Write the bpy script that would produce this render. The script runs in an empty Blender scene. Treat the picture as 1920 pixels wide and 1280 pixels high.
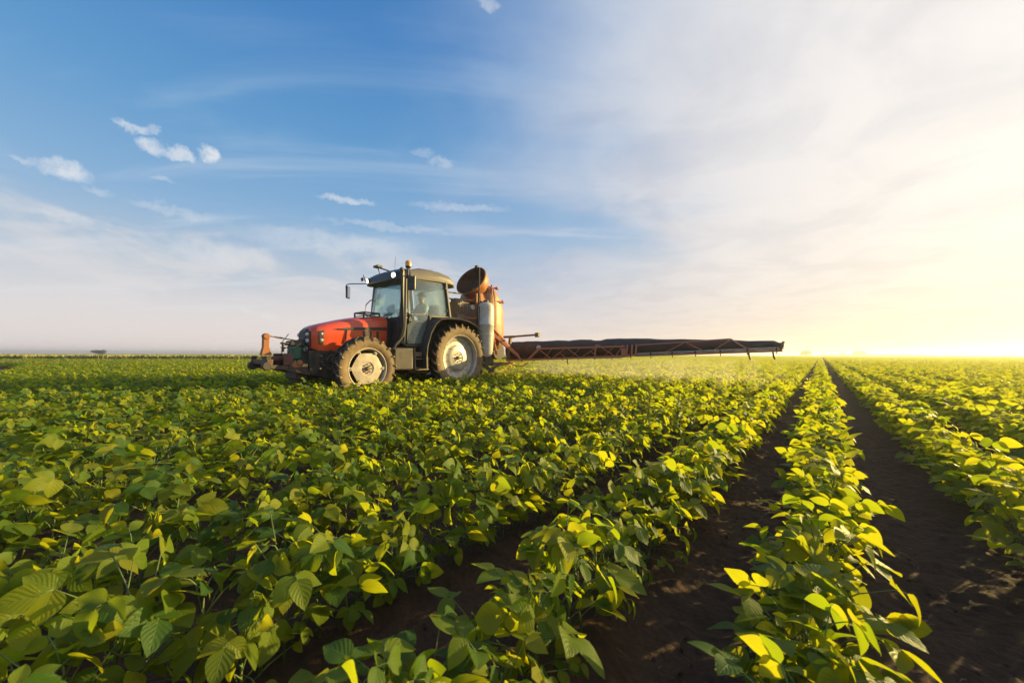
import bpy, bmesh, math, random
import numpy as np
from mathutils import Vector, Matrix, Quaternion

R = math.radians
SC = bpy.context.scene
COL = SC.collection
rng = np.random.default_rng(7)
random.seed(7)

# ------------------------------------------------------------------ camera
# world: crop rows run along +Y, the camera stands over one row at the origin
PSI = R(39.6); PITCH = R(2.0); ROLL = R(0.13); CAMH = 0.90
FWD = Vector((-math.sin(PSI), math.cos(PSI), 0)); RGT = Vector((math.cos(PSI), math.sin(PSI), 0))
cam_d = bpy.data.cameras.new("camera"); cam = bpy.data.objects.new("camera", cam_d); COL.objects.link(cam)
cam_d.sensor_width = 36; cam_d.lens = 36 * 700 / 1920
cam_d.clip_start = 0.05; cam_d.clip_end = 6000
cam_d.dof.use_dof = True; cam_d.dof.focus_distance = 6.5; cam_d.dof.aperture_fstop = 4.5
f3 = FWD * math.cos(PITCH) + Vector((0, 0, math.sin(PITCH)))
cam.matrix_world = Matrix.Translation((0, 0, CAMH)) @ (Quaternion(f3, -ROLL) @ f3.to_track_quat('-Z', 'Y')).to_matrix().to_4x4()
SC.camera = cam

# ------------------------------------------------------------------ sun and sky
SUN_AZ = R(68)      # to the right of the view axis
SUN_EL = R(12.0)
sh = FWD * math.cos(SUN_AZ) + RGT * math.sin(SUN_AZ)
SUN = (sh * math.cos(SUN_EL) + Vector((0, 0, math.sin(SUN_EL)))).normalized()
ld = bpy.data.lights.new("sun", 'SUN'); ld.energy = 5.0; ld.angle = R(0.6); ld.color = (1.0, 0.76, 0.28)
lo = bpy.data.objects.new("sun", ld); COL.objects.link(lo)
lo.rotation_euler = (-SUN).to_track_quat('-Z', 'Y').to_euler(); lo.location = SUN * 30
SC.view_settings.view_transform = 'Standard'; SC.view_settings.look = 'None'
SC.view_settings.exposure = 0.95; SC.view_settings.gamma = 1.0
SC.cycles.volume_step_rate = 4.0; SC.cycles.volume_max_steps = 96
SC.cycles.max_bounces = 8; SC.cycles.transparent_max_bounces = 12; SC.cycles.volume_bounces = 0
SC.cycles.transmission_bounces = 6; SC.cycles.diffuse_bounces = 4; SC.cycles.glossy_bounces = 3
SC.cycles.sample_clamp_indirect = 6.0
SC.cycles.use_denoising = True


class G:
    """small helper to write node graphs as expressions"""
    def __init__(s, nt): s.nt = nt; s.n = nt.nodes; s.l = nt.links
    def _in(s, sock, v):
        if v is None: return
        if isinstance(v, bpy.types.NodeSocket): s.l.new(v, sock)
        else:
            try: sock.default_value = v
            except Exception:
                sock.default_value = tuple(v) + (1.0,)
    def node(s, t, ins=None, out=0, **kw):
        n = s.n.new(t)
        for k, v in kw.items(): setattr(n, k, v)
        for k, v in (ins or {}).items(): s._in(n.inputs[k], v)
        return n.outputs[out] if out is not None else n
    def m(s, op, a, b=None, c=None, clamp=False):
        n = s.n.new('ShaderNodeMath'); n.operation = op; n.use_clamp = clamp
        for i, v in enumerate((a, b, c)): s._in(n.inputs[i], v)
        return n.outputs[0]
    def vm(s, op, a, b=None, out=0):
        n = s.n.new('ShaderNodeVectorMath'); n.operation = op
        s._in(n.inputs[0], a); s._in(n.inputs[1], b)
        return n.outputs[out]
    def mix(s, f, a, b, bt='MIX'):
        n = s.n.new('ShaderNodeMix'); n.data_type = 'RGBA'; n.blend_type = bt; n.clamp_factor = True
        s._in(n.inputs[0], f); s._in(n.inputs[6], a if isinstance(a, bpy.types.NodeSocket) else (*a[:3], 1)); s._in(n.inputs[7], b if isinstance(b, bpy.types.NodeSocket) else (*b[:3], 1))
        return n.outputs[2]
    def ss(s, x, a, b, lo=0.0, hi=1.0):
        n = s.n.new('ShaderNodeMapRange'); n.interpolation_type = 'SMOOTHSTEP'
        s._in(n.inputs[0], x); n.inputs[1].default_value = a; n.inputs[2].default_value = b
        n.inputs[3].default_value = lo; n.inputs[4].default_value = hi
        return n.outputs[0]
    def noise(s, vec, scale, detail=4, rough=.5, dist=0.0, out=0):
        return s.node('ShaderNodeTexNoise', {'Vector': vec, 'Scale': scale, 'Detail': detail, 'Roughness': rough, 'Distortion': dist}, out)
    def ramp(s, fac, stops):
        n = s.n.new('ShaderNodeValToRGB'); cr = n.color_ramp
        while len(cr.elements) < len(stops): cr.elements.new(0.5)
        for e, (p, c) in zip(cr.elements, stops): e.position = p; e.color = (*c, 1)
        s._in(n.inputs[0], fac); return n.outputs[0]
    def scale(s, v, k):
        n = s.n.new('ShaderNodeVectorMath'); n.operation = 'SCALE'; s._in(n.inputs[0], v); s._in(n.inputs[3], k); return n.outputs[0]


def pix(px, py):
    """direction seen at a point of the photograph, used once to place far things on the sky dome"""
    X = (px - 960) / 700; U = -(py - 640) / 700
    c, q = math.cos(ROLL), math.sin(ROLL); X, U = X * c + U * q, -X * q + U * c
    fw = math.cos(PITCH) - U * math.sin(PITCH); up = math.sin(PITCH) + U * math.cos(PITCH)
    return (RGT * X + FWD * fw + Vector((0, 0, up))).normalized()


W = bpy.data.worlds.new("World"); SC.world = W; W.use_nodes = True
g = G(W.node_tree); g.n.clear()
d = g.node('ShaderNodeTexCoord')
sep = g.node('ShaderNodeSeparateXYZ', {0: d}, None)
dz = sep.outputs[2]
el = g.m('ARCSINE', dz)                                   # elevation in radians
azr = g.vm('DOT_PRODUCT', d, RGT, 1)                       # sideways component
azf = g.vm('DOT_PRODUCT', d, FWD, 1)
az = g.m('ARCTAN2', azr, azf)                             # azimuth right of the view axis
ang = g.m('ARCCOSINE', g.vm('DOT_PRODUCT', d, SUN, 1))    # angle from the sun
sky = g.node('ShaderNodeTexSky', sky_type='NISHITA', sun_disc=False, sun_elevation=SUN_EL,
             sun_rotation=math.atan2(SUN.x, SUN.y), air_density=1.0, dust_density=1.0, ozone_density=2.0)
sky = g.scale(sky, 0.10)
grad = g.ramp(g.m('DIVIDE', el, R(50)), [
    (0.0, (.74, .71, .70)), (.10, (.70, .71, .75)), (.22, (.40, .55, .70)), (.34, (.22, .46, .74)),
    (.55, (.115, .36, .69)), (.80, (.06, .25, .61)), (1.0, (.045, .20, .53))])
base = g.mix(0.75, sky, grad)
# plane of the high clouds, so that streaks foreshorten towards the horizon
den = g.m('ADD', g.m('MAXIMUM', dz, 0.0), 0.10)
pl = g.node('ShaderNodeCombineXYZ', {0: g.m('DIVIDE', azr, den), 1: g.m('DIVIDE', azf, den), 2: 0.0})
plr = g.node('ShaderNodeMapping', {0: pl, 2: (0, 0, R(-58)), 3: (.35, 1.5, 1)})
n1 = g.noise(plr, 1.6, 7, .55, .6)
n2 = g.noise(pl, 0.9, 6, .55, .4)
n3 = g.noise(d, 5.5, 6, .6, .2)
# thin white veil spreading from the sun's side
vedge = g.m('ADD', g.m('ADD', az, g.m('MULTIPLY', g.m('SUBTRACT', n2, .5), 1.35)), g.m('MULTIPLY', g.m('SUBTRACT', n1, .5), .55))
veil = g.ss(vedge, R(-24), R(26))
o_ = pix(1060, 432); ax_ = Vector((o_.y, -o_.x, 0)).normalized(); up_ = (ax_.cross(o_) * 1).normalized()
tl_ = (up_ + ax_ * .22).normalized(); q_ = g.vm('SUBTRACT', d, o_)
e_ = g.m('ADD', g.m('POWER', g.m('ABSOLUTE', g.m('MULTIPLY', g.vm('DOT_PRODUCT', q_, ax_, 1), 3.4)), 2.0), g.m('POWER', g.m('ABSOLUTE', g.m('MULTIPLY', g.vm('DOT_PRODUCT', q_, tl_, 1), 18.0)), 2.0))
gap_ = g.m('MULTIPLY', g.ss(g.m('ADD', e_, g.m('MULTIPLY', g.m('SUBTRACT', n2, .5), 1.2)), 1.5, .0), .62)      # blue grey opening in the veil
veil = g.m('MULTIPLY', veil, g.m('SUBTRACT', 1.0, gap_))
veilc = g.ramp(g.m('DIVIDE', ang, R(90)), [
    (0.0, (.90, .875, .85)), (.17, (.87, .85, .835)), (.30, (.84, .81, .80)), (.41, (.76, .75, .765)), (.52, (.62, .645, .71)), (.72, (.37, .49, .67)), (1.0, (.31, .46, .66))])
veilc = g.mix(g.ss(g.noise(pl, 2.1, 9, .58, .6), .40, .66, .0, 1.0), veilc, g.mix(1.0, veilc, (.87, .885, .92), 'MULTIPLY'))
c1 = g.mix(veil, base, veilc)
# streaks of cirrus
cir = g.m('MULTIPLY', g.ss(n1, .50, .72), g.ss(el, R(40), R(16), .25, 1.0))
c2 = g.mix(g.m('MULTIPLY', cir, .42), c1, g.mix(veil, (.62, .70, .78), veilc))
# low bank of pale cloud
pq = g.node('ShaderNodeCombineXYZ', {0: az, 1: g.m('MULTIPLY', el, 2.6), 2: 3.0})
n4 = g.noise(pq, 4.6, 9, .60, .5)
band = g.m('MULTIPLY', g.ss(el, R(3), R(9)), g.ss(el, R(19), R(12)))
low = g.m('MULTIPLY', band, g.ss(n4, .44, .64))
c3 = g.mix(g.m('MULTIPLY', low, .46), c2, g.mix(veil, (.76, .72, .71), veilc))
# small separate puffs (direction, half width, half height, weight)
dn = g.node('ShaderNodeVectorMath', {0: g.noise(d, 22, 9, .68, out=1), 1: (.5, .5, .5)}, operation='SUBTRACT')
dw = g.vm('ADD', d, g.scale(dn, .055))
puffs = None
for (px, py, a, b, w) in [(118, 322, 34, 22, .85), (75, 312, 40, 9, .4), (247, 240, 27, 12, .7), (288, 250, 16, 9, .35), (288, 278, 27, 17, .8), (330, 290, 28, 14, .75), (393, 294, 22, 19, .95),
                          (790, 285, 26, 10, .25), (825, 305, 30, 12, .38), (650, 377, 62, 9, .6), (860, 388, 110, 9, .35), (300, 340, 26, 7, .3), (185, 360, 30, 11, .3), (330, 398, 75, 12, .35),
                          (460, 582, 14, 6, .45), (505, 592, 22, 8, .4), (912, 6, 22, 10, .5), (1450, 285, 40, 18, .35), (130, 415, 60, 14, .3), (620, 455, 190, 26, .35), (410, 480, 120, 30, .35), (730, 425, 150, 8, .3)]:
    o = pix(px, py); ax = Vector((o.y, -o.x, 0)).normalized(); up = o.cross(ax) * -1
    rr = 700 * Vector(((px - 960) / 700, 1)).length        # pixels per radian, roughly
    a *= .68; b *= .66; q = g.vm('SUBTRACT', dw, o)
    e = g.m('ADD', g.m('POWER', g.m('MULTIPLY', g.m('ABSOLUTE', g.vm('DOT_PRODUCT', q, ax, 1)), rr / a), 2.0),
            g.m('POWER', g.m('MULTIPLY', g.m('ABSOLUTE', g.vm('DOT_PRODUCT', q, up, 1)), rr / b), 2.0))
    k = g.m('MULTIPLY', g.ss(e, 1.9, .0), w)
    puffs = k if puffs is None else g.m('MAXIMUM', puffs, k)
c4 = g.mix(g.m('MULTIPLY', puffs, g.ss(g.noise(dw, 38, 7, .62), .26, .60, .35, .95)), c3, (.74, .77, .80))
# warm air near the horizon
hz = g.m('MULTIPLY', g.m('POWER', 2.718, g.m('MULTIPLY', g.m('MAXIMUM', el, 0.0), -1 / R(7.5))), .85)
hc = g.ramp(g.m('DIVIDE', g.m('ADD', az, R(60)), R(120)), [(0, (.82, .73, .71)), (.3, (.90, .755, .70)), (.45, (.95, .74, .62)), (.7, (.90, .71, .54)), (.88, (.84, .655, .44)), (1, (.84, .64, .40))])
c5 = g.mix(hz, c4, hc)
glow = g.m('POWER', 2.718, g.m('MULTIPLY', ang, -1 / R(11)))
c6 = g.mix(1.0, c5, g.mix(glow, (0, 0, 0), (.12, .105, .07)), 'ADD')
bg = g.node('ShaderNodeBackground', {0: c6, 1: 0.555})
g.l.new(bg, g.node('ShaderNodeOutputWorld', None, None).inputs[0])
W.cycles.sampling_method = 'MANUAL'; W.cycles.sample_map_resolution = 1024


# ------------------------------------------------------------------ materials
def mat(name):
    m = bpy.data.materials.new(name); m.use_nodes = True; m.node_tree.nodes.clear()
    return m, G(m.node_tree)


def fin(gg, surf, vol=None, disp=None):
    o = gg.node('ShaderNodeOutputMaterial', None, None)
    if surf is not None: gg.l.new(surf, o.inputs[0])
    if vol is not None: gg.l.new(vol, o.inputs[1])


def paint(name, col, rough=.5, metal=0.0, dirt=None, dirt_amt=.4, coat=0.0, scale=9.0, bump=.004, spec=.5):
    """painted, plastic or metal surface with uneven dust and slight waviness"""
    m, q = mat(name)
    tc = q.node('ShaderNodeTexCoord', out=3)
    n = q.noise(tc, scale, 6, .62, .4); nf = q.noise(tc, scale * 7, 4, .6)
    v = q.mix(q.m('MULTIPLY', nf, .5), col, tuple(c * .62 for c in col))
    if dirt: v = q.mix(q.m('MULTIPLY', q.ss(q.m('ADD', n, q.m('MULTIPLY', nf, .25)), .42, .82), dirt_amt), v, dirt)
    b = q.node('ShaderNodeBump', {'Strength': .25, 'Distance': bump, 'Height': nf})
    p = q.node('ShaderNodeBsdfPrincipled', {'Base Color': v, 'Metallic': metal, 'Normal': b, 'Coat Weight': coat, 'Coat Roughness': .12, 'Specular IOR Level': spec,
                                            'Roughness': q.m('ADD', rough - .08, q.m('MULTIPLY', n, .2))})
    fin(q, p); return m


DUST = (.30, .21, .12)
M = {}
M['red'] = paint('red_paint', (.80, .080, .014), .34, dirt=(.45, .12, .05), dirt_amt=.25, coat=.5, scale=3)
M['orange'] = paint('orange_plastic', (.56, .19, .035), .5, dirt=(.24, .10, .045), dirt_amt=.85, scale=7)
M['orangedark'] = paint('dark_hopper_inside', (.045, .028, .025), .6, dirt=(.26, .10, .04), dirt_amt=.6, scale=4)  # hopper interior: near-black brown base with orange-brown patches
M['rust'] = paint('weathered_red_steel', (.62, .18, .10), .6, dirt=(.42, .20, .10), dirt_amt=.5, scale=8)
M['rustdark'] = paint('dark_red_steel', (.15, .05, .04), .6, dirt=(.14, .08, .05), dirt_amt=.7, scale=8)
M['orust'] = paint('weathered_orange_steel', (.50, .15, .04), .6, dirt=(.22, .12, .06), dirt_amt=.7, scale=8)
M['black'] = paint('black_plastic', (.022, .022, .024), .42, dirt=(.10, .08, .06), dirt_amt=.4, scale=6)
M['iron'] = paint('dark_cast_iron', (.030, .028, .027), .6, dirt=(.13, .09, .06), dirt_amt=.6, scale=10)
M['roof'] = paint('dark_roof_plastic', (.035, .034, .035), .38, dirt=(.11, .09, .07), dirt_amt=.4, scale=4)
M['rooft'] = paint('beige_grey_roof', (.15, .135, .12), .5, dirt=(.16, .12, .09), dirt_amt=.5, scale=4)
M['cream'] = paint('cream_rim_paint', (.62, .54, .42), .45, dirt=(.36, .27, .17), dirt_amt=.8, scale=7)
M['galv'] = paint('worn_silver_rim', (.55, .52, .46), .42, metal=.35, dirt=(.30, .25, .19), dirt_amt=.8, scale=7)
M['hub'] = paint('dusty_hub', (.16, .10, .06), .6, dirt=(.30, .2, .12), dirt_amt=.6, scale=20)
M['green'] = paint('green_plastic', (.0, .13, .085), .4, dirt=(.03, .12, .08), dirt_amt=.4, scale=9)
M['chrome'] = paint('bright_steel', (.62, .60, .56), .28, metal=.9, scale=12)
M['white'] = paint('white_fibreglass', (.66, .62, .53), .4, dirt=(.46, .38, .26), dirt_amt=.7, scale=4)
M['tank'] = paint('amber_polyethylene', (.44, .21, .055), .5, dirt=(.24, .12, .05), dirt_amt=.85, scale=6)
M['sleeve'] = paint('dark_coated_fabric', (.050, .034, .032), .66, dirt=(.13, .07, .045), dirt_amt=.6, scale=3, bump=.02)
M['vinyl'] = paint('grey_seat_vinyl', (.05, .05, .055), .6, scale=9)
M['screen'] = paint('monitor_plastic', (.02, .022, .026), .25, scale=9)
M['skin'] = paint('skin', (.42, .23, .15), .55, scale=9)
M['shirt'] = paint('pale_blue_shirt', (.42, .50, .56), .8, scale=9)
M['trousers'] = paint('dark_trousers', (.05, .06, .09), .85, scale=9)
M['hair'] = paint('dark_hair', (.03, .02, .015), .7, scale=30)
M['bark'] = paint('tree_bark', (.09, .06, .04), .9, scale=2)


def tyre_mat():
    m, q = mat('dusty_tyre_rubber')
    tc = q.node('ShaderNodeTexCoord', out=3)
    sp = q.node('ShaderNodeSeparateXYZ', {0: tc}, None)
    att = q.node('ShaderNodeAttribute', None, 2, attribute_name='dust')
    n = q.noise(tc, 9, 6, .65, .5); nf = q.noise(tc, 60, 4, .6)
    a = q.m('ADD', att, q.m('MULTIPLY', q.m('SUBTRACT', n, .5), 1.5), clamp=True)
    c = q.mix(a, (.028, .025, .023), q.mix(nf, (.34, .225, .11), (.20, .13, .065)))
    b = q.node('ShaderNodeBump', {'Strength': .4, 'Distance': .006, 'Height': nf})
    fin(q, q.node('ShaderNodeBsdfPrincipled', {'Base Color': c, 'Roughness': .78, 'Normal': b})); return m


M['tyre'] = tyre_mat()


def glass_mat(name, tint, dust=.12, refl=1.0):
    m, q = mat(name)
    tc = q.node('ShaderNodeTexCoord', out=3)
    tr = q.node('ShaderNodeBsdfTransparent', {0: (*tint, 1)})
    gl = q.node('ShaderNodeBsdfGlossy', {0: (.9, .95, .95, 1), 'Roughness': .04})
    fr = q.node('ShaderNodeFresnel', {'IOR': 1.55})
    a = q.node('ShaderNodeMixShader', {0: q.m('MULTIPLY', fr, refl, clamp=True), 1: tr, 2: gl})
    sp = q.node('ShaderNodeSeparateXYZ', {0: tc}, None)
    low = q.ss(sp.outputs[2], 1.9, 1.1, 0.0, .22)
    n = q.m('ADD', q.m('MULTIPLY', q.noise(tc, 3.5, 5, .6), dust * 1.6), low, clamp=True)
    df = q.node('ShaderNodeMixShader', {0: .5, 1: q.node('ShaderNodeBsdfDiffuse', {0: (.62, .66, .56, 1)}), 2: q.node('ShaderNodeBsdfTranslucent', {0: (.62, .68, .60, 1)})})
    fin(q, q.node('ShaderNodeMixShader', {0: n, 1: a, 2: df})); return m


M['glass'] = glass_mat('green_tinted_cab_glass', (.93, 1.0, .98), .07, .8)
M['mirror'] = paint('mirror_glass', (.5, .52, .55), .1, metal=.9, scale=3)


def lamp_mat(name, col, strength):
    m, q = mat(name)
    fin(q, q.node('ShaderNodeEmission', {0: (*col, 1), 1: strength})); return m


M['lamp'] = lamp_mat('lit_work_lamp', (1.0, .85, .6), 3.2)


def lens_mat(name, col):
    m, q = mat(name)
    fin(q, q.node('ShaderNodeBsdfPrincipled', {'Base Color': (*col, 1), 'Roughness': .12, 'Transmission Weight': .35, 'Coat Weight': .6})); return m


M['amber'] = paint('amber_lens', (.95, .42, .008), .2, coat=.6)
M['clear'] = lens_mat('clear_lens', (.75, .75, .72))


def leaf_mat(name, hero=True, far=False):
    m, q = mat(name)
    rnd = q.node('ShaderNodeAttribute', None, 2, attribute_name='leafrnd')
    orn = q.node('ShaderNodeObjectInfo', None, 5)
    t = q.m('FRACT', q.m('ADD', rnd, q.m('MULTIPLY', orn, .37)))
    top = q.ramp(t, [(0, (.036, .094, .020)), (.4, (.074, .136, .016)), (.8, (.135, .182, .013)), (1, (.22, .225, .014))])
    bfc = q.node('ShaderNodeNewGeometry', None, 6)
    under = q.mix(.3, top, (.15, .22, .07))
    col = q.mix(bfc, top, under)
    trn = q.ramp(t, [(0, (.36, .47, .008)), (.5, (.54, .58, .010)), (1, (.66, .61, .012))])
    ins = {}
    if hero:
        uv = q.node('ShaderNodeUVMap', uv_map='uv')
        s = q.node('ShaderNodeSeparateXYZ', {0: uv}, None)
        u = q.m('ABSOLUTE', q.m('SUBTRACT', s.outputs[0], .5)); v = s.outputs[1]
        mid = q.ss(u, .03, .008)
        ph = q.m('FRACT', q.m('SUBTRACT', q.m('MULTIPLY', v, 6.0), q.m('MULTIPLY', u, 5.0)))
        dd = q.m('ABSOLUTE', q.m('SUBTRACT', ph, .5))
        lat = q.m('MULTIPLY', q.ss(dd, .09, .02), .5)
        vein = q.m('MAXIMUM', mid, lat)
        tc = q.node('ShaderNodeTexCoord', out=3)
        fn = q.noise(tc, 90, 4, .6)
        pn = q.noise(tc, 14, 3, .5)
        col = q.mix(q.m('MULTIPLY', vein, .42), col, (.19, .26, .08))
        sp_ = q.noise(tc, 240, 2, .5); col = q.mix(q.m('MULTIPLY', q.ss(sp_, .70, .74), .7), col, (.20, .15, .05))
        col = q.mix(q.m('MULTIPLY', q.ss(pn, .4, .75), .35), col, q.scale(col, .6))
        trn = q.mix(q.m('MULTIPLY', vein, .30), trn, (.26, .32, .03))
        h = q.m('ADD', q.m('MULTIPLY', q.m('COSINE', q.m('MULTIPLY', dd, 6.28)), -.5), q.m('ADD', q.m('MULTIPLY', mid, -1.2), q.m('MULTIPLY', fn, .35)))
        ins['Normal'] = q.node('ShaderNodeBump', {'Strength': .4, 'Distance': .0016, 'Height': h})
    p = q.node('ShaderNodeBsdfPrincipled', {'Base Color': col, 'Roughness': .5, 'Specular IOR Level': .22, **ins})
    tl = q.node('ShaderNodeBsdfTranslucent', {0: trn})
    fin(q, q.node('ShaderNodeMixShader', {0: .50, 1: p, 2: tl})); return m


M['leaf'] = leaf_mat('soybean_leaf')
M['leaf_simple'] = leaf_mat('soybean_leaf_distant', False)
M['stem'] = paint('green_plant_stem', (.12, .19, .045), .6, dirt=(.16, .15, .05), dirt_amt=.5, scale=30, bump=.0005)


def soil_mat():
    m, q = mat('dark_soil')
    tc = q.node('ShaderNodeTexCoord', out=3)
    n1 = q.noise(tc, 1.3, 5, .6); n2 = q.noise(tc, 17, 8, .68, .3); n3 = q.noise(tc, 95, 5, .7)
    vo = q.node('ShaderNodeTexVoronoi', {'Vector': tc, 'Scale': 34.0, 'Randomness': 1.0})
    c = q.mix(n2, (.050, .028, .020), (.150, .087, .060))
    c = q.mix(q.m('MULTIPLY', q.ss(n3, .55, .8), .55), c, (.10, .062, .045))
    c = q.mix(q.m('MULTIPLY', q.ss(n1, .4, .7), .35), c, (.030, .018, .014))
    h = q.m('ADD', q.m('MULTIPLY', n2, 1.2), q.m('ADD', q.m('MULTIPLY', n3, .35), q.m('MULTIPLY', vo, -.5)))
    b = q.node('ShaderNodeBump', {'Strength': 1.0, 'Distance': .034, 'Height': h})
    fin(q, q.node('ShaderNodeBsdfPrincipled', {'Base Color': c, 'Roughness': .92, 'Specular IOR Level': .2, 'Normal': b})); return m


M['soil'] = soil_mat()


# ------------------------------------------------------------------ mesh helpers
class MB:
    def __init__(s): s.v = []; s.f = []; s.a = []
    def add(s, vs, fs, a=0.0):
        o = len(s.v); s.v += [tuple(p) for p in vs]; s.f += [tuple(i + o for i in f) for f in fs]; s.a += [a] * len(vs); return s
    def box(s, c, d, rot=None, taper=None):
        x, y, z = (k / 2 for k in d); vs = []
        for k in (-1, 1):
            t = taper if (taper and k > 0) else 1
            for (i, j) in ((-1, -1), (1, -1), (1, 1), (-1, 1)): vs.append(Vector((i * x * t, j * y * t, k * z)))
        if rot: vs = [rot @ p for p in vs]
        c = Vector(c)
        return s.add([p + c for p in vs], [(3, 2, 1, 0), (4, 5, 6, 7), (0, 1, 5, 4), (1, 2, 6, 5), (2, 3, 7, 6), (3, 0, 4, 7)])
    def loft(s, rings, caps=True, closed=True):
        n = len(rings[0]); vs = [p for r in rings for p in r]; fs = []
        for k in range(len(rings) - 1):
            for i in range(n if closed else n - 1):
                j = (i + 1) % n; fs.append((k * n + i, k * n + j, (k + 1) * n + j, (k + 1) * n + i))
        if caps: fs.append(tuple(range(n - 1, -1, -1))); fs.append(tuple((len(rings) - 1) * n + i for i in range(n)))
        return s.add(vs, fs)
    def tube(s, pts, r, seg=8, caps=True):
        pts = [Vector(p) for p in pts]; rs = r if isinstance(r, (list, tuple)) else [r] * len(pts)
        rings = []; ref = None
        for i, p in enumerate(pts):
            t = (pts[min(i + 1, len(pts) - 1)] - pts[max(i - 1, 0)]).normalized()
            if ref is None: ref = Vector((0, 0, 1)) if abs(t.z) < .9 else Vector((1, 0, 0))
            a = t.cross(ref).normalized(); b = t.cross(a).normalized(); ref = -b if False else ref
            rings.append([p + (a * math.cos(2 * math.pi * k / seg) + b * math.sin(2 * math.pi * k / seg)) * rs[i] for k in range(seg)])
        return s.loft(rings, caps)
    def bar(s, a, b, w, h=None):
        """square-section bar between two points"""
        a, b = Vector(a), Vector(b); t = (b - a).normalized(); h = h or w
        ref = Vector((0, 0, 1)) if abs(t.z) < .95 else Vector((1, 0, 0))
        x = t.cross(ref).normalized() * w / 2; y = t.cross(x.normalized()).normalized() * h / 2
        return s.loft([[p + x + y, p - x + y, p - x - y, p + x - y] for p in (a, b)])
    def lathe(s, prof, o, ax, seg=32, close=False):
        """prof: (radius, distance along axis)"""
        o, ax = Vector(o), Vector(ax).normalized(); ref = Vector((0, 0, 1)) if abs(ax.z) < .9 else Vector((1, 0, 0))
        a = ax.cross(ref).normalized(); b = ax.cross(a).normalized(); vs = []; fs = []; n = len(prof)
        for k in range(seg):
            t = 2 * math.pi * k / seg; dr = a * math.cos(t) + b * math.sin(t)
            vs += [o + ax * h + dr * max(r, 1e-4) for r, h in prof]
        for k in range(seg):
            j = (k + 1) % seg
            for i in range(n - 1 if not close else n):
                i2 = (i + 1) % n; fs.append((k * n + i, k * n + i2, j * n + i2, j * n + i))
        return s.add(vs, fs)
    def prism(s, poly, x0, x1):
        """polygon of (y, z) extruded along x"""
        return s.loft([[(x0, y, z) for y, z in poly], [(x1, y, z) for y, z in poly]])
    def ball(s, c, r, seg=12, sc=(1, 1, 1)):
        prof = [(math.sin(t) , -math.cos(t)) for t in np.linspace(0, math.pi, seg // 2 + 2)]
        o = len(s.v); s.lathe(prof, (0, 0, 0), (0, 0, 1), seg)
        for i in range(o, len(s.v)): s.v[i] = tuple(c[k] + s.v[i][k] * r * sc[k] for k in range(3))
        return s
    def build(s, name, m, parent=None, bevel=0.0, smooth=40, weld=True):
        me = bpy.data.meshes.new(name); me.from_pydata(s.v, [], s.f)
        if any(s.a):
            at = me.attributes.new('dust', 'FLOAT', 'POINT'); at.data.foreach_set('value', s.a)
        bm = bmesh.new(); bm.from_mesh(me)
        if weld: bmesh.ops.remove_doubles(bm, verts=bm.verts, dist=2e-4)
        bmesh.ops.recalc_face_normals(bm, faces=bm.faces); bm.to_mesh(me); bm.free()
        me.shade_smooth(); me.set_sharp_from_angle(angle=R(smooth))
        me.materials.append(m)
        o = bpy.data.objects.new(name, me); COL.objects.link(o)
        if parent: o.parent = parent
        if bevel:
            b = o.modifiers.new('bevel', 'BEVEL'); b.width = bevel; b.segments = 2; b.limit_method = 'ANGLE'; b.angle_limit = R(38); b.harden_normals = False
        return o


def tag(o, label=None, cat=None, group=None, kind=None):
    if label: o['label'] = label
    if cat: o['category'] = cat
    if group: o['group'] = group
    if kind: o['kind'] = kind
    return o


def thing(name, loc, label, cat, group=None, rz=0.0):
    o = bpy.data.objects.new(name, None); COL.objects.link(o); o.location = loc; o.rotation_euler = (0, 0, rz)
    o.empty_display_size = .1
    return tag(o, label, cat, group)


def mesh_np(name, V, F, m, attrs=None, uv=None, sharp=None):
    """fast mesh of quads from arrays"""
    me = bpy.data.meshes.new(name); V = np.asarray(V, np.float32); F = np.asarray(F, np.int32)
    me.vertices.add(len(V)); me.vertices.foreach_set('co', V.ravel())
    k = F.shape[1]
    me.loops.add(F.size); me.loops.foreach_set('vertex_index', F.ravel())
    me.polygons.add(len(F)); me.polygons.foreach_set('loop_start', np.arange(0, F.size, k, dtype=np.int32))
    if uv is not None:
        l = me.uv_layers.new(name='uv'); l.data.foreach_set('uv', np.asarray(uv, np.float32)[F.ravel()].ravel())
    for an, av in (attrs or {}).items():
        at = me.attributes.new(an, 'FLOAT', 'POINT'); at.data.foreach_set('value', np.asarray(av, np.float32))
    me.update(calc_edges=True); me.shade_smooth(); me.materials.append(m); me.validate()
    return me


# ------------------------------------------------------------------ ground
ROW0, ROW1, SL, SR = -0.02, 0.675, 0.59, 0.60      # the two furrows beside row 0 are wider (wheel lanes)
def row_x(k): return ROW0 + SL * k if k <= 0 else ROW1 + SR * (k - 1)
def furrow_x(k): return (row_x(k) + row_x(k + 1)) / 2
def field_height(x, y):
    ph = 2 * np.pi * np.where(x < ROW0, (x - ROW0) / SL, np.where(x > ROW1, (x - ROW1) / SR, (x - ROW0) / (ROW1 - ROW0)))
    h = .016 * np.cos(ph)
    return h


def vnoise(x, y, s, seed):
    r = np.random.default_rng(seed); T = r.random((256, 256))
    xs, ys = x / s, y / s; xi, yi = np.floor(xs).astype(int), np.floor(ys).astype(int); fx, fy = xs - xi, ys - yi
    fx, fy = fx * fx * (3 - 2 * fx), fy * fy * (3 - 2 * fy)
    q = lambda i, j: T[(xi + i) % 256, (yi + j) % 256]
    return (q(0, 0) * (1 - fx) + q(1, 0) * fx) * (1 - fy) + (q(0, 1) * (1 - fx) + q(1, 1) * fx) * fy


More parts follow.
